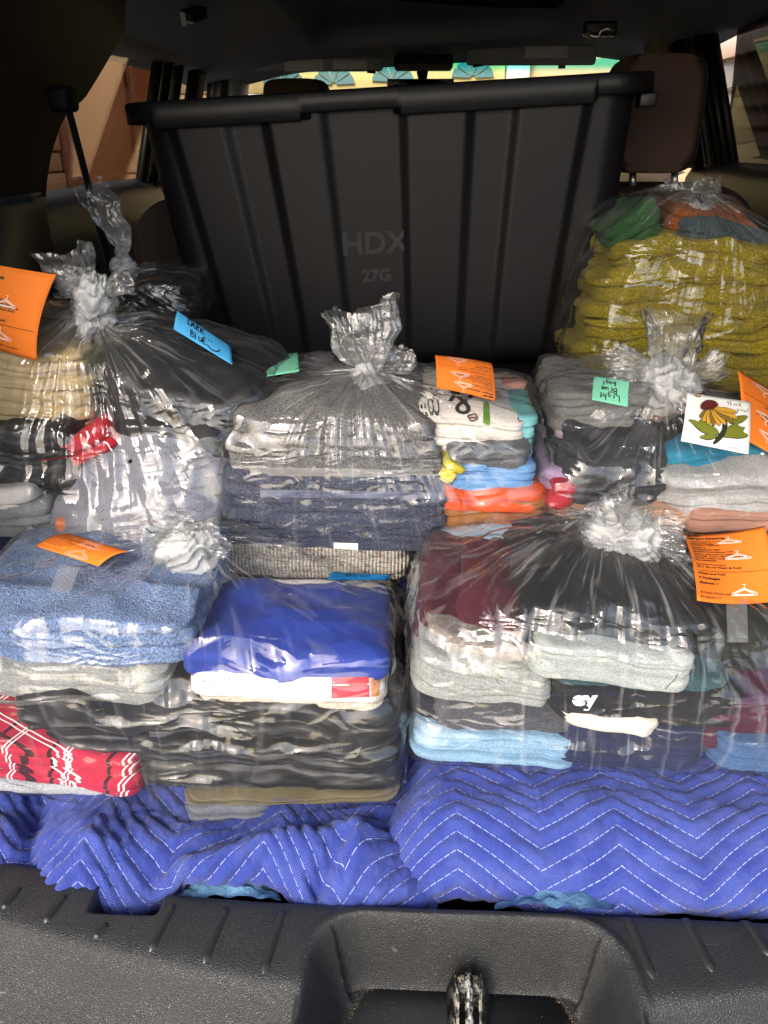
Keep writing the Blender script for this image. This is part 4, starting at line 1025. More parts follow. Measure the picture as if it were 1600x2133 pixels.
# ================================================================== clear plastic bags
def film_mat(name, haze, dens, rough=.07, spec=1.9, bs=1.0, fs=19):
    t = NT(name); t.t.nodes.remove(t.b)
    uvn = t.n("UVMap"); mp = t.n("Mapping"); mp.inputs["Scale"].default_value = (24, .9, 1); t.l(uvn.outputs[0], mp.inputs[0])
    obj = t.coord()
    streak = t.noise(mp.outputs[0], 5.0, 2, .5, .3)                    # creases that run towards the knot
    cr = t.noise(t.coord(scale=(.75, .8, 1.7), rot=(0, .25, 0)), fs, 1.5, .5, 1.4); fold = t.math('ABSOLUTE', t.math('SUBTRACT', cr, .5))
    fine = t.noise(obj, 150, 3, .6)
    mp2 = t.n("Mapping"); mp2.inputs["Scale"].default_value = (40, 1.7, 1); t.l(uvn.outputs[0], mp2.inputs[0])
    lg = t.math('ABSOLUTE', t.math('SUBTRACT', t.noise(mp2.outputs[0], 1.0, 2, .5, .9), .5))      # long tension folds
    at = t.n("Attribute"); at.attribute_name = "gather"; at2 = t.n("Attribute"); at2.attribute_name = "pull"
    h = t.math('ADD', t.math('MULTIPLY', t.math('MULTIPLY', streak, .8), at.outputs["Fac"]), t.math('ADD', t.math('MULTIPLY', fold, -1.2), t.math('MULTIPLY', t.math('MULTIPLY', lg, -1.8), t.math('MULTIPLY_ADD', at2.outputs["Fac"], .95, .04))))
    nrm = t.bump(h, .6 * bs, .007)
    strk = t.ramp(streak, [(.56, 0.0), (.70, 1.0)])
    tr = t.n("BsdfTransparent"); tr.inputs[0].default_value = (.97, .975, .975, 1)
    df = t.n("BsdfDiffuse"); df.inputs[0].default_value = (.93, .935, .92, 1); t.l(nrm, df.inputs["Normal"])
    tl = t.n("BsdfTranslucent"); tl.inputs[0].default_value = (.93, .935, .92, 1)
    md = t.n("MixShader"); md.inputs[0].default_value = .4; t.l(df.outputs[0], md.inputs[1]); t.l(tl.outputs[0], md.inputs[2])
    gl = t.n("BsdfGlossy"); gl.inputs["Roughness"].default_value = rough; t.l(nrm, gl.inputs["Normal"])
    g2 = t.n("BsdfGlossy"); g2.inputs["Roughness"].default_value = .30; t.l(nrm, g2.inputs["Normal"])      # slight surface haze broadens the sheen
    mg = t.n("MixShader"); mg.inputs[0].default_value = .14; t.l(gl.outputs[0], mg.inputs[1]); t.l(g2.outputs[0], mg.inputs[2])
    lw = t.n("LayerWeight"); lw.inputs[0].default_value = .5; t.l(nrm, lw.inputs["Normal"])
    fr = t.math('MULTIPLY', t.math('MULTIPLY_ADD', t.math('POWER', lw.outputs["Facing"], 5), .96, .042), spec, clamp=True)
    hz = t.math('MULTIPLY_ADD', at.outputs["Fac"], dens, haze, True)
    hz = t.math('ADD', hz, t.math('MULTIPLY', t.math('MULTIPLY', strk, at2.outputs["Fac"]), .28), clamp=True)   # hazy white film streaks, with part of their highlight painted in
    # a film seen edge-on shows more of its own haze
    hz = t.math('ADD', hz, t.math('MULTIPLY', t.math('POWER', lw.outputs["Facing"], 4), .12), clamp=True)
    m1 = t.n("MixShader"); t.l(hz, m1.inputs[0]); t.l(tr.outputs[0], m1.inputs[1]); t.l(md.outputs[0], m1.inputs[2])
    m2 = t.n("MixShader"); t.l(fr, m2.inputs[0]); t.l(m1.outputs[0], m2.inputs[1]); t.l(mg.outputs[0], m2.inputs[2])
    t.l(m2.outputs[0], t.out.inputs[0]); return t.m
M_film = film_mat("clear_bag_film", .006, .32, .05, 1.7)
M_tail = film_mat("crumpled_bag_film", .05, .30, .06, 1.9, .8)
M_knot = film_mat("gathered_bag_film", .36, .62, .08, 2.2, .8, 75)
def set_attr(me, name, arr):
    a = me.attributes.new(name, 'FLOAT', 'POINT'); a.data.foreach_set("value", arr.astype(np.float32).ravel())
FILM = {}
def bag_film(bag, label, K, seed, N=260, M=150, relax=12, tailv=None, extra=(), gathers=34, gamp=.010, pad_out=.004, reach=.10):
    objs = BAG[bag]; K = np.array(K, float)
    bpy.context.view_layer.update()
    allV, allF, b = [], [], 0
    for o in objs:
        mw = np.array(o.matrix_world); V = np.array([v.co[:] for v in o.data.vertices]); V = V @ mw[:3, :3].T + mw[:3, 3]
        allV.append(V); allF += [tuple(i + b for i in p.vertices) for p in o.data.polygons]; b += len(V)
    V = np.concatenate(allV)
    tree = BVHTree.FromPolygons(V.tolist(), allF)
    bm = bmesh.new()
    sel = V[::7]
    for p in np.concatenate([sel, np.array(extra).reshape(-1, 3)]) if len(extra) else sel: bm.verts.new(p)
    nk = bm.verts.new(K)
    r = bmesh.ops.convex_hull(bm, input=bm.verts)
    bmesh.ops.delete(bm, geom=[g for g in r['geom_interior'] if isinstance(g, bmesh.types.BMVert)], context='VERTS')
    hull = BVHTree.FromBMesh(bm); bm.free()
    C = (V.min(0) + V.max(0)) / 2; C[2] = V[:, 2].min() * .55 + V[:, 2].max() * .45
    ax = K - C; ax /= np.linalg.norm(ax)
    e1 = np.cross(ax, [0, 1, 0.2]); e1 /= np.linalg.norm(e1); e2 = np.cross(ax, e1)
    th = np.linspace(0, 2*np.pi, N, endpoint=False); s = np.linspace(0, 1, M); ph = .012 + (np.pi - .03) * (s ** 1.25)
    T, S = np.meshgrid(th, ph); D = np.cos(S)[..., None]*ax + (np.sin(S)*np.cos(T))[..., None]*e1 + (np.sin(S)*np.sin(T))[..., None]*e2
    rh = np.zeros(T.shape); rc = np.zeros(T.shape); c0 = Vector(C)
    for i in range(M):
        for j in range(N):
            d = Vector(D[i, j])
            h = hull.ray_cast(c0, d)
            rh[i, j] = h[3] if h[0] is not None else .1
            h2 = tree.ray_cast(c0 + d * .9, -d)
            rc[i, j] = .9 - h2[3] if (h2[0] is not None and h2[3] < .9) else 0
    lim = rc + .0022
    rr = np.maximum(rh + .001, lim); kd = np.linalg.norm(C + D*rr[..., None] - K, axis=2)
    hold = sstep(.17, .05, kd)                             # stays a taut cone near the knot
    for _ in range(relax):                                  # the film pulls tight into the hollows between the pieces
        a = (np.roll(rr, 1, 1) + np.roll(rr, -1, 1)) / 2
        v = rr.copy(); v[1:-1] = (rr[2:] + rr[:-2]) / 2
        tgt = .5*a + .5*v - .0009 * (1 - hold) * np.clip((rr - lim) / .03, 0, 1)
        rr = np.maximum(lim, rr*.35 + tgt*.65)
    P = C + D*rr[..., None]; kd = np.linalg.norm(P - K, axis=2)
    # gathers radiating from the knot
    rg = np.random.RandomState(seed)
    g = np.zeros(N)
    for f_, a_ in ((gathers*.28, 1.0), (gathers*.6, .8), (gathers, .6), (gathers*1.9, .35)):
        g += a_ * (1 - 2*np.abs(noise3(np.cos(th)*f_*.5 + 20, np.sin(th)*f_*.5 + 20, f_, seed)))
    g = g / 2.75
    twist = (T * N/(2*np.pi) + 14*noise3(kd*7, T*0, T*0, seed)) % N
    gi = np.interp(twist.ravel(), np.arange(N + 1), np.concatenate([g, g[:1]])).reshape(T.shape)
    fall = np.exp(-np.maximum(kd - .015, 0) / reach) * sstep(.0, .03, kd) + .14*np.exp(-kd/.22)
    disp = gamp * fall * (gi + .15)
    gap = np.clip((rr - lim)/.012, 0, 1)
    x, y, z = P[..., 0], P[..., 1], P[..., 2]
    cr = .0055*ridge(x*15, y*15, z*15, seed+2) + .0032*ridge(x*36, y*36, z*36, seed+3) +   .0004*ridge(x*80, y*80, z*80, seed+4)
    rr2 = np.maximum(lim + .0006 + .0022*(ridge(x*32, y*32, z*32, seed+6) + 1), rr + pad_out*.5 + disp + cr*(.35 + .65*gap))
    # pinch of the neck
    P = C + D*rr2[..., None]
    gat = np.clip(np.exp(-np.maximum(kd - .01, 0)/.032) * (.5 + .5*gi) * .75 + .14*np.clip(gi, 0, 1)*np.exp(-kd/.14), 0, 1)
    bagobj = thing("laundry_bag", label, "plastic bag", (C[0], C[1], V[:, 2].min()))
    me = gridmesh("film", P - np.array(bagobj.location), np.stack([T/(2*np.pi), kd/.3], -1), wrap=True)
    set_attr(me, "gather", gat); set_attr(me, "pull", np.clip(np.exp(-kd/(reach*1.05))*1.3, 0, 1))
    FILM[bag] = BVHTree.FromPolygons(P.reshape(-1, 3).tolist(), [tuple(p.vertices) for p in me.polygons])
    link("film", me, M_film, bagobj)
    return bagobj
def knot(bagobj, K, r, seed, sq=(1, 1, .9), tilt=(0, 0, 0)):
    """bunched knot: lobed ball with swirling pleats"""
    n, m = 90, 56; th = np.linspace(0, 2*np.pi, n, endpoint=False); ph = np.linspace(.02, np.pi-.02, m); T, S = np.meshgrid(th, ph)
    d = np.stack([np.sin(S)*np.cos(T), np.sin(S)*np.sin(T), np.cos(S)], -1)
    lob = noise3(d[..., 0]*1.6, d[..., 1]*1.6, d[..., 2]*1.6, seed)
    sw = T*1.0 + S*1.4 + 1.5*noise3(d[..., 0]*1.3, d[..., 1]*1.3, d[..., 2]*1.3, seed+1)
    pl = ridge(np.cos(sw)*5, np.sin(sw)*5, S*1.5, seed+2)*.12 + ridge(np.cos(sw)*11, np.sin(sw)*11, S*2, seed+3)*.03 + ridge(d[..., 0]*3, d[..., 1]*3, d[..., 2]*3, seed+5)*.09
    band = -.16*np.exp(-((S - 1.9 - .4*np.sin(T + seed))/.16)**2)         # the loop that cinches it
    R = r*(1 + .26*lob + pl + band)
    P = d*R[..., None]*np.array(sq)
    P = P @ np.array(Matrix.Rotation(tilt[1], 3, 'Y') @ Matrix.Rotation(tilt[0], 3, 'X')).T
    me = gridmesh("knot", P + np.array(K) - np.array(bagobj.location), np.stack([T/6.28*3, S], -1), wrap=True)
    set_attr(me, "gather", np.clip(.5 + .3*lob + 2.4*pl, 0, 1))
    return link("knot", me, M_knot, bagobj)
def tail(bagobj, K, tip, width, seed, flat=.4, face=(0, -1, .2), frill=1.0, open_=.9):
    """loose bag end that fans out of the knot: a flattened, crumpled tube"""
    K, tip = np.array(K, float), np.array(tip, float); ax = tip - K; L = np.linalg.norm(ax); ax = ax/L
    f = np.array(face, float); f -= ax*(f @ ax); f /= np.linalg.norm(f); sdv = np.cross(ax, f)
    n, m = 150, 70; th = np.linspace(0, 2*np.pi, n, endpoint=False); a = np.linspace(0, 1, m); T, A = np.meshgrid(th, a)
    c, s = np.cos(T), np.sin(T)
    rad = .10 + .90*A**.75*(1 - .12*A**4)
    ruf = 1 + frill*(.30*ridge(c*2.2, s*2.2, A*1.5, seed) + .22*ridge(c*5, s*5, A*2.2, seed+1) + .10*ridge(c*11, s*11, A*4, seed+2))*(1 - .35*A)
    wv = width*.5*rad*ruf
    ln = L*(A*(1 + .16*noise3(c*1.6, s*1.6, 0*A, seed+3)) + .05*A*noise3(c*5, s*5, 0*A, seed+4))
    bendv = f*(.22*L*noise3(A*1.3, 0, 0, seed+5))[..., None] + sdv*(.25*L*noise3(A*1.4, 3, 0, seed+6))[..., None]
    P = K + ax*ln[..., None] + sdv*(c*wv)[..., None] + f*(s*wv*flat*(1 - .3*A))[..., None] + bendv*(A**1.2)[..., None]
    x, y, z = P[..., 0], P[..., 1], P[..., 2]
    N_ = np.stack([ridge(x*30, y*30, z*30, seed+k) for k in (7, 8, 9)], -1); N2 = np.stack([ridge(x*110, y*110, z*110, seed+k) for k in (10, 11, 12)], -1)
    P = P + (N_*.0055 + N2*.0008)*np.minimum(1, A*4)[..., None]
    me = gridmesh("tail", P - np.array(bagobj.location), np.stack([T/6.28, A*L/.3], -1), wrap=True)
    set_attr(me, "gather", np.clip(1.1*np.exp(-A*3.2) + .22*np.clip(ruf - 1, 0, 1), 0, 1))
    return link("tail", me, M_tail, bagobj)

def petals(b, K, r, seed):
    """short loose ends of film curling out of a knot"""
    rg = random.Random(seed)
    for k in range(4):
        a = 2*math.pi*k/4 + rg.uniform(-.4, .4); d = np.array([math.cos(a), -.25 + .3*math.sin(a), .55 + .35*math.sin(a*2 + seed)])
        tail(b, K + d*r*.35, K + d*r*rg.uniform(1.2, 1.6), r*rg.uniform(1.0, 1.5), seed*7 + k, .55)
K = PY(398, 1168, .745)
b1 = bag_film(FLb, "clear plastic bag holding the royal blue shirt and pale blue towel", K + (0, 0, -.012), 21)
knot(b1, K + (.002, -.012, .020), .032, 3, (1.0, .9, .85)); petals(b1, K + (.002, -.012, .020), .034, 4)
K = PY(1280, 1150, .745)
b2 = bag_film(FRb, "clear plastic bag holding maroon, black and light grey clothes", K + (-.01, 0, -.014), 33, gathers=46, gamp=.013, reach=.17)
knot(b2, K + (.002, -.014, .022), .035, 8, (1.1, .9, .8)); petals(b2, K + (.002, -.014, .022), .038, 5)
K = PY(775, 800, .90)
b3 = bag_film(MC, "clear plastic bag around the stack of grey and slate blue towels", K + (0, 0, -.012), 45, gathers=40, gamp=.012, reach=.13)
knot(b3, K, .022, 11, (.9, .9, 1.2), (.2, -.5)); tail(b3, K, PY(735, 655, .92), .082, 15, .5); tail(b3, K + (.01, 0, 0), PY(838, 735, .92), .05, 19, .6)
K = PY(1388, 815, .90)
b4 = bag_film(MR, "clear plastic bag around charcoal socks and grey heather shirt, with a large white knot", K + (-.0, 0, -.02), 57)
knot(b4, K, .033, 14, (1, .9, .95)); tail(b4, K + (0, 0, .014), PY(1425, 665, .92), .078, 25, .45); tail(b4, K + (-.01, 0, .012), PY(1262, 765, .91), .055, 28, .5); petals(b4, K, .03, 8)
K = PY(192, 640, .90)
b5 = bag_film(ML, "clear plastic bag around the cream and the black trousers at the left", K + (0, 0, -.02), 61, gathers=40, gamp=.014, reach=.10)
knot(b5, K + (.004, -.004, .0), .026, 17, (.9, .9, 1.35), (.1, .3)); tail(b5, K + (-.012, 0, .004), PY(125, 530, .90), .062, 35, .55); petals(b5, K + (.004, -.006, .01), .026, 6)
K = PY(1450, 448, 1.22)
b6 = bag_film(FAR, "clear plastic bag of yellow terry towels at the far right", K + (0, 0, -.012), 73, N=200, M=110)
knot(b6, K + (0, 0, .004), .024, 21, (1, .9, .8)); tail(b6, K, PY(1448, 372, 1.22), .085, 38, .7, open_=.6)

G("lost", "jacket", "black shiny jacket in the dim corner beside the left seat", cloth("131416", "satin"), 232, 392, 600, 690, 1.16, .18, 3, "jacket", wr=.008)
K = PY(258, 555, 1.22)
b7 = bag_film("lost", "clear bag with a long loose end beside the left rear seat", K + (0, 0, -.01), 83, N=140, M=80)
knot(b7, K, .018, 23); tail(b7, K, PY(216, 385, 1.26), .062, 41, .5, frill=.5)
# ================================================================== prints, tickets, notes
def obj_tree(o):
    mw = o.matrix_world; return BVHTree.FromPolygons([mw @ v.co for v in o.data.vertices], [tuple(p.vertices) for p in o.data.polygons])
bpy.context.view_layer.update()
def cast(tree, u, v, Yfall=.8):
    d = Vector(ray(u, v)).normalized(); h = tree.ray_cast(Vector((0, 0, 0)), d)
    return np.array(h[0]) if h[0] is not None else PY(u, v, Yfall)
def lay(par, tree, name, V2, F, m, Yfall=.8, lift=.0012):
    """print whose points are photo pixels, laid on the cloth they hit"""
    inv = np.array(par.matrix_world.inverted()); P = []
    for (u, v) in V2:
        p = cast(tree, u, v, Yfall); p = p - p / np.linalg.norm(p) * lift; P.append(inv[:3, :3] @ p + inv[:3, 3])
    o = link(name, mesh(name, P, F), m); o.parent = par; return o
def lay_quad(par, tree, name, c, m, n=14, k=8, **kw):
    """c: pixel corners TL, TR, BR, BL"""
    c = np.array(c, float); V, F = [], []
    for i in range(k + 1):
        for j in range(n + 1):
            a, b = j/n, i/k; V.append(c[0]*(1-a)*(1-b) + c[1]*a*(1-b) + c[2]*a*b + c[3]*(1-a)*b)
    F = [(i*(n+1)+j, i*(n+1)+j+1, (i+1)*(n+1)+j+1, (i+1)*(n+1)+j) for i in range(k) for j in range(n)]
    return lay(par, tree, name, V, F, m, **kw)
def lay_text(par, tree, s, c, m, bold=.02, name="print", **kw):
    V, F = me_arrays(text_mesh(s, 1.0, bold)); V = V[:, :2]; lo, hi = V.min(0), V.max(0); q = (V - lo)/(hi - lo); c = np.array(c, float)
    W = [c[3]*(1-a)*(1-b) + c[2]*a*(1-b) + c[1]*a*b + c[0]*(1-a)*b for a, b in q]
    return lay(par, tree, name, W, F, m, **kw)
def lay_lines(par, tree, lines, w, m, name="print", **kw):
    V, F = ribbon([[(x/100, y/100) for x, y in L] for L in lines], w/100); return lay(par, tree, name, V[:, :2]*100, F, m, **kw)
def find(bag, text): return [o for o in BAG[bag] if text in o["label"]][0]
M_pred = cloth("c03a48"); M_por = cloth("d08a55"); M_pblk = cloth("1d1c1c"); M_band = cloth("858382", "satin"); M_band2 = cloth("565c74", "satin")
o = find(FLb, "white shirt with a red"); tr = obj_tree(o)
lay_quad(o, tr, "print", [(692, 1404), (768, 1402), (770, 1452), (690, 1455)], M_pred); lay_quad(o, tr, "print", [(772, 1404), (792, 1408), (790, 1450), (774, 1452)], M_por)
rib = cloth("cfcac8", "heather", "bdb8b6"); lay_lines(o, tr, [[(392 + k*14, 1412 + 3*math.sin(k)), (398 + k*13, 1422)] for k in range(10)], 3, rib, "collar_rib")
# zip along the hoodie: metal teeth on a dark tape
o = find(FLb, "zip hoodie"); tr = obj_tree(o); M_zip = plain("zip_metal", "9a9a96", .35, .5, .7)
for pts in (((-60, 1408), (60, 1406), (150, 1412), (230, 1408), (300, 1418), (326, 1440)), ((-60, 1460), (40, 1462), (130, 1456), (220, 1454), (318, 1444))):
    pts = np.array(pts, float); sg = np.concatenate([[0], np.cumsum(np.hypot(*np.diff(pts, axis=0).T))]); q = np.arange(0, sg[-1], 5.2)
    px, py = np.interp(q, sg, pts[:, 0]), np.interp(q, sg, pts[:, 1]); py = py + 3*np.sin(px/30)
    lay_lines(o, tr, [list(zip(px, py))], 11, cloth("565756"), "zip_tape", lift=.0008)
    bm = bmesh.new()
    for k in range(len(px)):
        p = cast(tr, px[k], py[k], .6); p = p - p/np.linalg.norm(p)*.0022
        bmesh.ops.create_cube(bm, size=1, matrix=Matrix.Translation(p) @ Matrix.Diagonal((.0016, .0016, .0042, 1)))
    me = bm_mesh("teeth", bm); me.transform(o.matrix_world.inverted()); link("zip_teeth", me, M_zip, o)["kind"] = "stuff"
o = find(FRb, "white lettering"); tr = obj_tree(o)
lay_text(o, tr, "ey", [(1192, 1448), (1246, 1448), (1246, 1480), (1192, 1480)], cloth("e2e2e0"), .05, "lettering", Yfall=.61)
o = find(MC, "white kitchen towel"); tr = obj_tree(o)
lay_text(o, tr, "COFFEE", [(918, 866), (862, 868), (858, 824), (912, 822)], M_pblk, .03, "lettering", Yfall=.9)
V, F = me_arrays(text_mesh("&", 1, .04)); 
lay_text(o, tr, "&", [(990, 864), (932, 862), (930, 808), (986, 806)], M_pblk, .0, "lettering", Yfall=.9)
lay_lines(o, tr, [[(1010, 838), (1016, 842), (1018, 884), (1010, 884), (1010, 838)], [(1014, 840), (1014, 884)]], 7, cloth("5f8a24"), "print", Yfall=.9)
lay_lines(o, tr, [[(862, 826), (876, 812), (886, 818)], [(868, 820), (880, 828)]], 4, M_pblk, "print", Yfall=.9)
lay_lines(o, tr, [[(1082, 866), (1090, 872), (1084, 880), (1078, 872), (1084, 866)]], 2.5, cloth("8a5560"), "print", Yfall=.9)
lay_lines(o, tr, [[(974, 866), (990, 862), (996, 872), (982, 878), (974, 866)], [(978, 870), (992, 870)]], 4, cloth("6d4a44"), "print", Yfall=.9)
o = find(MC, "grey shirt with a black print"); tr = obj_tree(o)
lay_lines(o, tr, hand("BI", 540, -850, 26, adv=.9), 2.2, M_pblk) if False else lay_lines(o, tr, [[(545, 812), (548, 834)], [(540, 812), (560, 816), (546, 824), (564, 830), (548, 836)], [(572, 812), (576, 830)], [(556, 802), (580, 792), (590, 800), (576, 808)], [(592, 806), (606, 800), (612, 808), (624, 802)], [(560, 846), (580, 838), (596, 844), (612, 836)]], 3.2, M_pblk, Yfall=.97)
o = find(MC, "topmost of the three"); tr = obj_tree(o); lay_quad(o, tr, "woven_band", [(542, 1020), (926, 1026), (926, 1040), (542, 1036)], M_band2, 60, 2)
o = find(MC, "wide grey terry"); tr = obj_tree(o); lay_quad(o, tr, "woven_band", [(520, 972), (900, 980), (905, 996), (522, 990)], M_band, 60, 2)
o = find(MC, "lowest of the three"); tr = obj_tree(o); lay_quad(o, tr, "care_label", [(695, 1130), (746, 1132), (746, 1146), (695, 1143)], plain("white_label_tape", "e0ddd6", .6), 8, 2, lift=.002)
o = find(FRb, "pale grey waistband"); tr = obj_tree(o)
lay_lines(o, tr, [[(1386, 1436), (1392, 1428), (1404, 1418), (1412, 1404)]], 2.6, cloth("5f6461"), "drawstring")

# ---- paper: corner pixels are laid on the film below, then lifted a little
def on_film(bag, pts, lift=.004, Yfall=.8):
    out = []
    for u, v in pts:
        p = cast(FILM[bag], u, v, Yfall); out.append(p - p/np.linalg.norm(p)*lift)
    return out
M_orange = plain("orange_ticket_paper", "e87a28", .75, .25, var=.05, vscale=30, nscale=600, nstr=.05)
M_noteb = plain("blue_note_paper", "4aa6dc", .75, .2, var=.04); M_noteg = plain("green_note_paper", "7fcfae", .75, .2, var=.04)
def hanger(x, y, s, k=1):
    """clothes hanger in outline"""
    hook = [(x + s*.06*math.cos(a) - .0, y + s*.42 + s*.10*math.sin(a)) for a in np.linspace(math.pi*1.0, -math.pi*.5, 12)] + [(x, y + s*.25)]
    return [hook, [(x, y + s*.25), (x + s*.55, y - s*.02), (x + s*.5, y - s*.08), (x - s*.5, y - s*.08), (x - s*.55, y - s*.02), (x, y + s*.25)], [(x - s*.42, y - s*.03), (x, y + s*.19), (x + s*.42, y - s*.03), (x - s*.42, y - s*.03)]]
LINES = [("#107", .93, .050, .004), ("Mayra Cappas", .868, .050, .004), ("8322 Stark Ridge", .838, .022, .001), ("Pickup: Monday", .775, .030, .0012), ("8:00 AM - 12:00 PM", .745, .028, .001), ("Route: 3", .705, .032, .0014),
         ("Preferences: N/A", .672, .032, .0014), ("Special Instructions: N/A", .636, .032, .0014), ("Driver Instructions: Please ring", .598, .030, .0012), ("doorbell. There will be two bags of", .566, .030, .0012),
         ("laundry please wash and fold each", .534, .030, .0012), ("bag separately.", .502, .030, .0012), ("Services Provided", .44, .032, .0008), ("56.1 lbs of Wash & Fold", .402, .036, .0012),
         ("Wash and Fold", .315, .036, .0012), ("5 Packages", .255, .040, .0014), ("Shelves: 1", .195, .040, .0014), ("\u00a9 Nest Wash and Fold Laundry", .085, .034, .0004), ("8132529117", .035, .034, .0004)]
LINES = [l for l in LINES if "Stark" not in l[0]]
def ticket(label, c, bow=.004, bow2=0, curl=0, hang=((.55, .80, .22), (.60, .55, .24), (.62, .10, .25))):
    cd = Card("ticket", label, "ticket", c, M_orange, bow, bow2, curl=curl)
    cd.tx = cd.asp / .80 * 1.30
    it = [(s, .05*cd.asp, y, h, b) for s, y, h, b in LINES]
    it.append(ribbon([[(.05, .36), (cd.asp - .04, .36)], [(.05, .83), (.30, .825), (.42, .832)], [(.05, .815), (.24, .812)]], .006))
    cd.print(it, M_ink)
    hl = []
    for x, y, s in hang: hl += hanger(x*cd.asp/.8 if False else x*cd.asp, y, s*1.3*cd.asp)
    V, F = ribbon(hl, .008); cd.put("hanger_print", V, F, M_wink, .0007)
    return cd
t1 = ticket("orange ticket reading 5 Packages on the bag with the maroon shirts", on_film(FRb, [(1452, 1251), (1614, 1253), (1592, 1096), (1421, 1112)], .005, .74), .006, -.004)
t2 = ticket("upside-down orange ticket above the white coffee towel", on_film(MC, [(1024, 757), (906, 740), (909, 808), (1032, 836)], .005, .9), .007, .003)
t3 = ticket("large orange ticket on the cream trousers at the left edge", on_film(ML, [(-62, 704), (78, 752), (118, 572), (-76, 536)], .006, .86), .010, .004, hang=((.35, .86, .16), (.6, .6, .18), (.55, .2, .22), (.2, .2, .2)))
t4 = ticket("orange ticket lying on the pale blue towel, half under the grey sports shirt", on_film(FLb, [(76, 1138), (206, 1180), (268, 1150), (146, 1112)], .006, .76), .004)
t5 = ticket("orange ticket behind the flower card at the right edge", on_film(MR, [(1668, 850), (1536, 770), (1538, 908), (1660, 975)], .003, .9), .004)
def note(label, c, m, lines, bow=.003, w=.045):
    cd = Card("sticky_note", label, "note", c, m, bow, 0); V, F = ribbon(lines(cd.asp), w); cd.put("handwriting", V, F, M_ink); return cd
note("blue sticky note reading Dark Blue on the black trousers", on_film(ML, [(362, 686), (484, 760), (481, 722), (370, 648)], .006, .95), M_noteb,
     lambda a: hand("DARK", .55, .56, .34, adv=.62, seed=2) + hand("BluE", .75, .14, .32, adv=.6, seed=4) + [[(1.62, .5), (1.62, .42)], [(1.75, .5), (1.75, .42)], [(1.55, .2), (1.75, .08), (2.0, .14), (2.15, .32)]], .002, .05)
note("green sticky note behind the grey towels at the back of the centre bag", on_film(MC, [(621, 735), (546, 744), (549, 786), (624, 773)], .006, 1.0), M_noteg,
     lambda a: hand("light", .35, .62, .22, adv=.6) + hand("blue bag", .3, .34, .2, adv=.6) + [[(.9, .2), (1.0, .12), (1.12, .2)], [(.95, .27), (.95, .24)], [(1.06, .27), (1.06, .24)]], .002, .03)
note("green sticky note on the grey heather shirt in the right bag", on_film(MR, [(1311, 794), (1238, 784), (1233, 833), (1308, 848)], .006, .93), M_noteg,
     lambda a: hand("Light", .25, .68, .22, adv=.6, seed=5) + hand("Blue", .35, .42, .22, adv=.6, seed=6) + hand("bag!", .4, .16, .2, adv=.6, seed=7), .002, .035)
note("dark blue sticky note lying flat above the royal blue shirt", on_film(FLb, [(683, 1207), (808, 1209), (814, 1199), (690, 1192)], .004, .78), plain("deep_blue_note_paper", "1f78b4", .75, .2),
     lambda a: hand("Blue", .8, .3, .5, adv=.7), .001, .06)
# ---- tape
M_tape = film_mat("frosted_tape", .22, 0, .25, 1.5, .2)
def tape(card, bag, c):
    c = on_film(bag, c, .0022); V = [p - card.o for p in c]; o = link("tape", mesh("tape", V, [(0, 1, 2, 3)], False), M_tape); o.parent = card.obj
tape(t1, FRb, [(1516, 1338), (1558, 1338), (1556, 1240), (1512, 1240)]); tape(t4, FLb, [(104, 1232), (146, 1236), (166, 1184), (122, 1176)])
# ---- thank-you card with a drawn flower
c = [cast(FILM[MR], u, v, .88) for u, v in ((1418, 919), (1558, 947), (1562, 838), (1431, 819))]
yb_ = .80; c = on_film(MR, [(1418, 919), (1558, 947), (1562, 838), (1431, 819)], .030, .85)
cd = Card("greeting_card", "white card with a hand-drawn yellow coneflower tied to the knot", "card", c, plain("white_card_paper", "f0eee6", .7, .2), .003, 0, .0012)
A = cd.asp
def blob(pts, n=8):
    """closed smooth outline"""
    p = np.array(pts, float)
    for _ in range(3): p = np.stack([p*.75 + np.roll(p, -1, 0)*.25, p*.25 + np.roll(p, -1, 0)*.75], 1).reshape(-1, 2)
    return p
def fill(polys, name, m, lift):
    V, F, b = [], [], 0
    for p in polys:
        ctr = p.mean(0); V += [(ctr[0], ctr[1], 0)] + [(x, y, 0) for x, y in p]; n = len(p)
        F += [(b, b+1+i, b+1+(i+1) % n) for i in range(n)]; b += n + 1
    cd.put(name, np.array(V), F, m, lift)
def grow(p, k): ctr = p.mean(0); d = p - ctr; return ctr + d*(1 + k/np.maximum(np.linalg.norm(d, axis=1, keepdims=True), 1e-6))
hx_, hy_ = .36*A, .74
pet = []
for k, (ang, L) in enumerate(((-125, .30), (-108, .34), (-92, .36), (-76, .38), (-60, .40), (-45, .44), (-30, .50), (-16, .54), (-4, .50))):
    a = math.radians(ang); d = np.array([math.cos(a), math.sin(a)]); nrm = np.array([-d[1], d[0]]); o_ = np.array([hx_, hy_])
    pet.append(blob([o_ + d*.06 - nrm*.02, o_ + d*L*.5 - nrm*.045, o_ + d*L*.92 - nrm*.035, o_ + d*L, o_ + d*L*.9 + nrm*.04, o_ + d*L*.5 + nrm*.045, o_ + d*.06 + nrm*.02]))
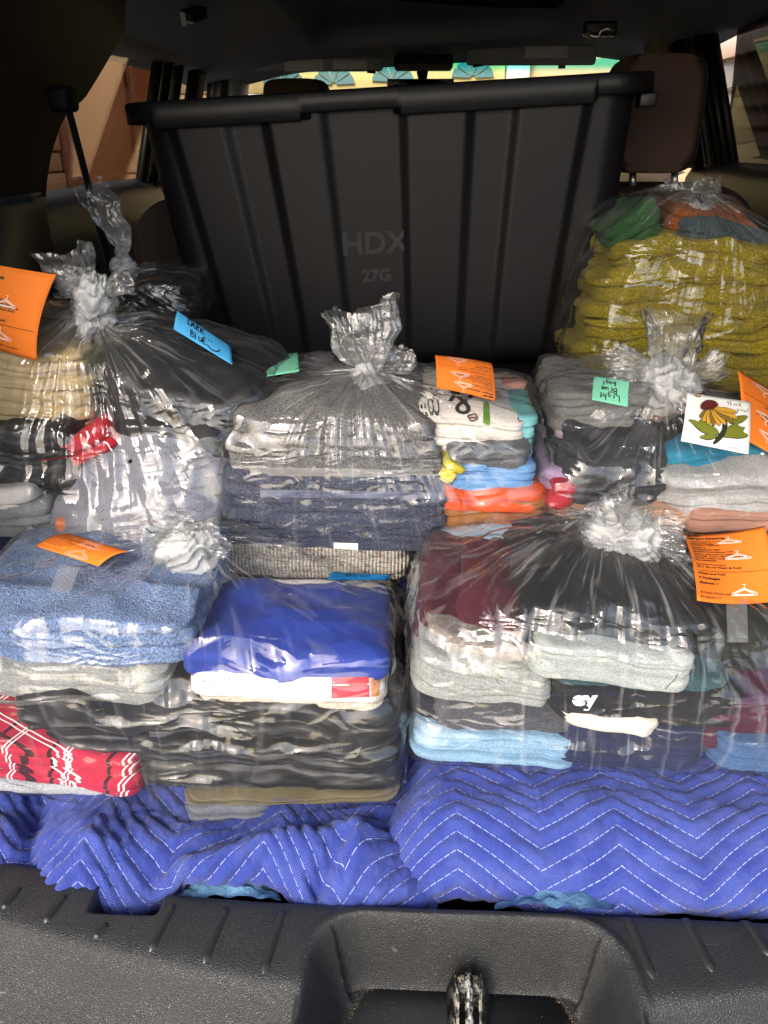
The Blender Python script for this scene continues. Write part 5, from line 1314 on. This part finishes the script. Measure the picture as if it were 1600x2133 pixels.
leaves = [blob(p) for p in ([(.55*A, .22), (.30*A, .20), (.12*A, .36), (.04*A, .42), (.16*A, .44), (.22*A, .40), (.24*A, .48), (.34*A, .40), (.48*A, .36)],
                            [(.56*A, .20), (.70*A, .22), (.92*A, .26), (.97*A, .34), (.86*A, .37), (.93*A, .46), (.80*A, .44), (.82*A, .56), (.70*A, .44), (.60*A, .34)],
                            [(.66*A, .50), (.74*A, .62), (.92*A, .70), (.95*A, .66), (.86*A, .54), (.72*A, .48)], [(.50*A, .16), (.36*A, .10), (.24*A, .12), (.34*A, .20), (.50*A, .22)])]
stem = [blob([(.44*A, .05), (.50*A, .04), (.62*A, .22), (.66*A, .45), (.60*A, .60), (.56*A, .60), (.60*A, .44), (.55*A, .24)])]
fill([grow(p, .016) for p in leaves], "outline", M_ink, .0003); fill(leaves, "leaf_drawing", plain("olive_drawing_ink", "72781e", .7), .0006)
fill(stem, "stem_drawing", plain("dark_stem_ink", "20281a", .7), .0008)
for k, p in enumerate(pet):
    fill([grow(p, .012)], "outline", M_ink, .0009 + k*.0002)
    fill([p], "petal_drawing", plain("yellow_drawing_ink" if k % 3 else "ochre_drawing_ink", "c9962a" if k % 3 else "7d6420", .7), .0010 + k*.0002)
head = blob([(hx_ - .17, hy_ - .10), (hx_ - .19, hy_ + .02), (hx_ - .08, hy_ + .13), (hx_ + .06, hy_ + .14), (hx_ + .15, hy_ + .06), (hx_ + .06, hy_ - .02), (hx_ - .06, hy_ - .06)])
fill([grow(head, .01)], "outline", M_ink, .003); fill([head], "flower_head_drawing", plain("maroon_drawing_ink", "5a1a14", .7), .0032)
V, F = ribbon(hand("thank", .62*A, .86, .085, adv=.7, seed=3) + hand("you!", .78*A, .76, .085, adv=.75, seed=9) + hand("nmwmn", .70*A, .035, .05, adv=.7, seed=11), .010); cd.put("handwriting", V, F, M_ink)
kc = PY(1388, 815, .90)
tw = [kc + (.012, -.03, -.004), kc + (.022, -.03, .006), kc + (.034, -.028, .007), cd.at(.12, .95, .002), cd.at(.16, .93, .003), cd.at(.2, .95, .002)]
tw2 = [kc + (.030*math.cos(a), -.022 - .010*math.sin(a*1.0), -.018 + .006*math.sin(2*a)) for a in np.linspace(-.6, 3.4, 14)]
M_twine = plain("jute_twine", "8a6238", .95, .1, nscale=900, nstr=.8)
for pts in (tw, tw2):
    o = link("twine", tube("twine", [np.array(p) - cd.o for p in pts], .0009, 6), M_twine); o.parent = cd.obj
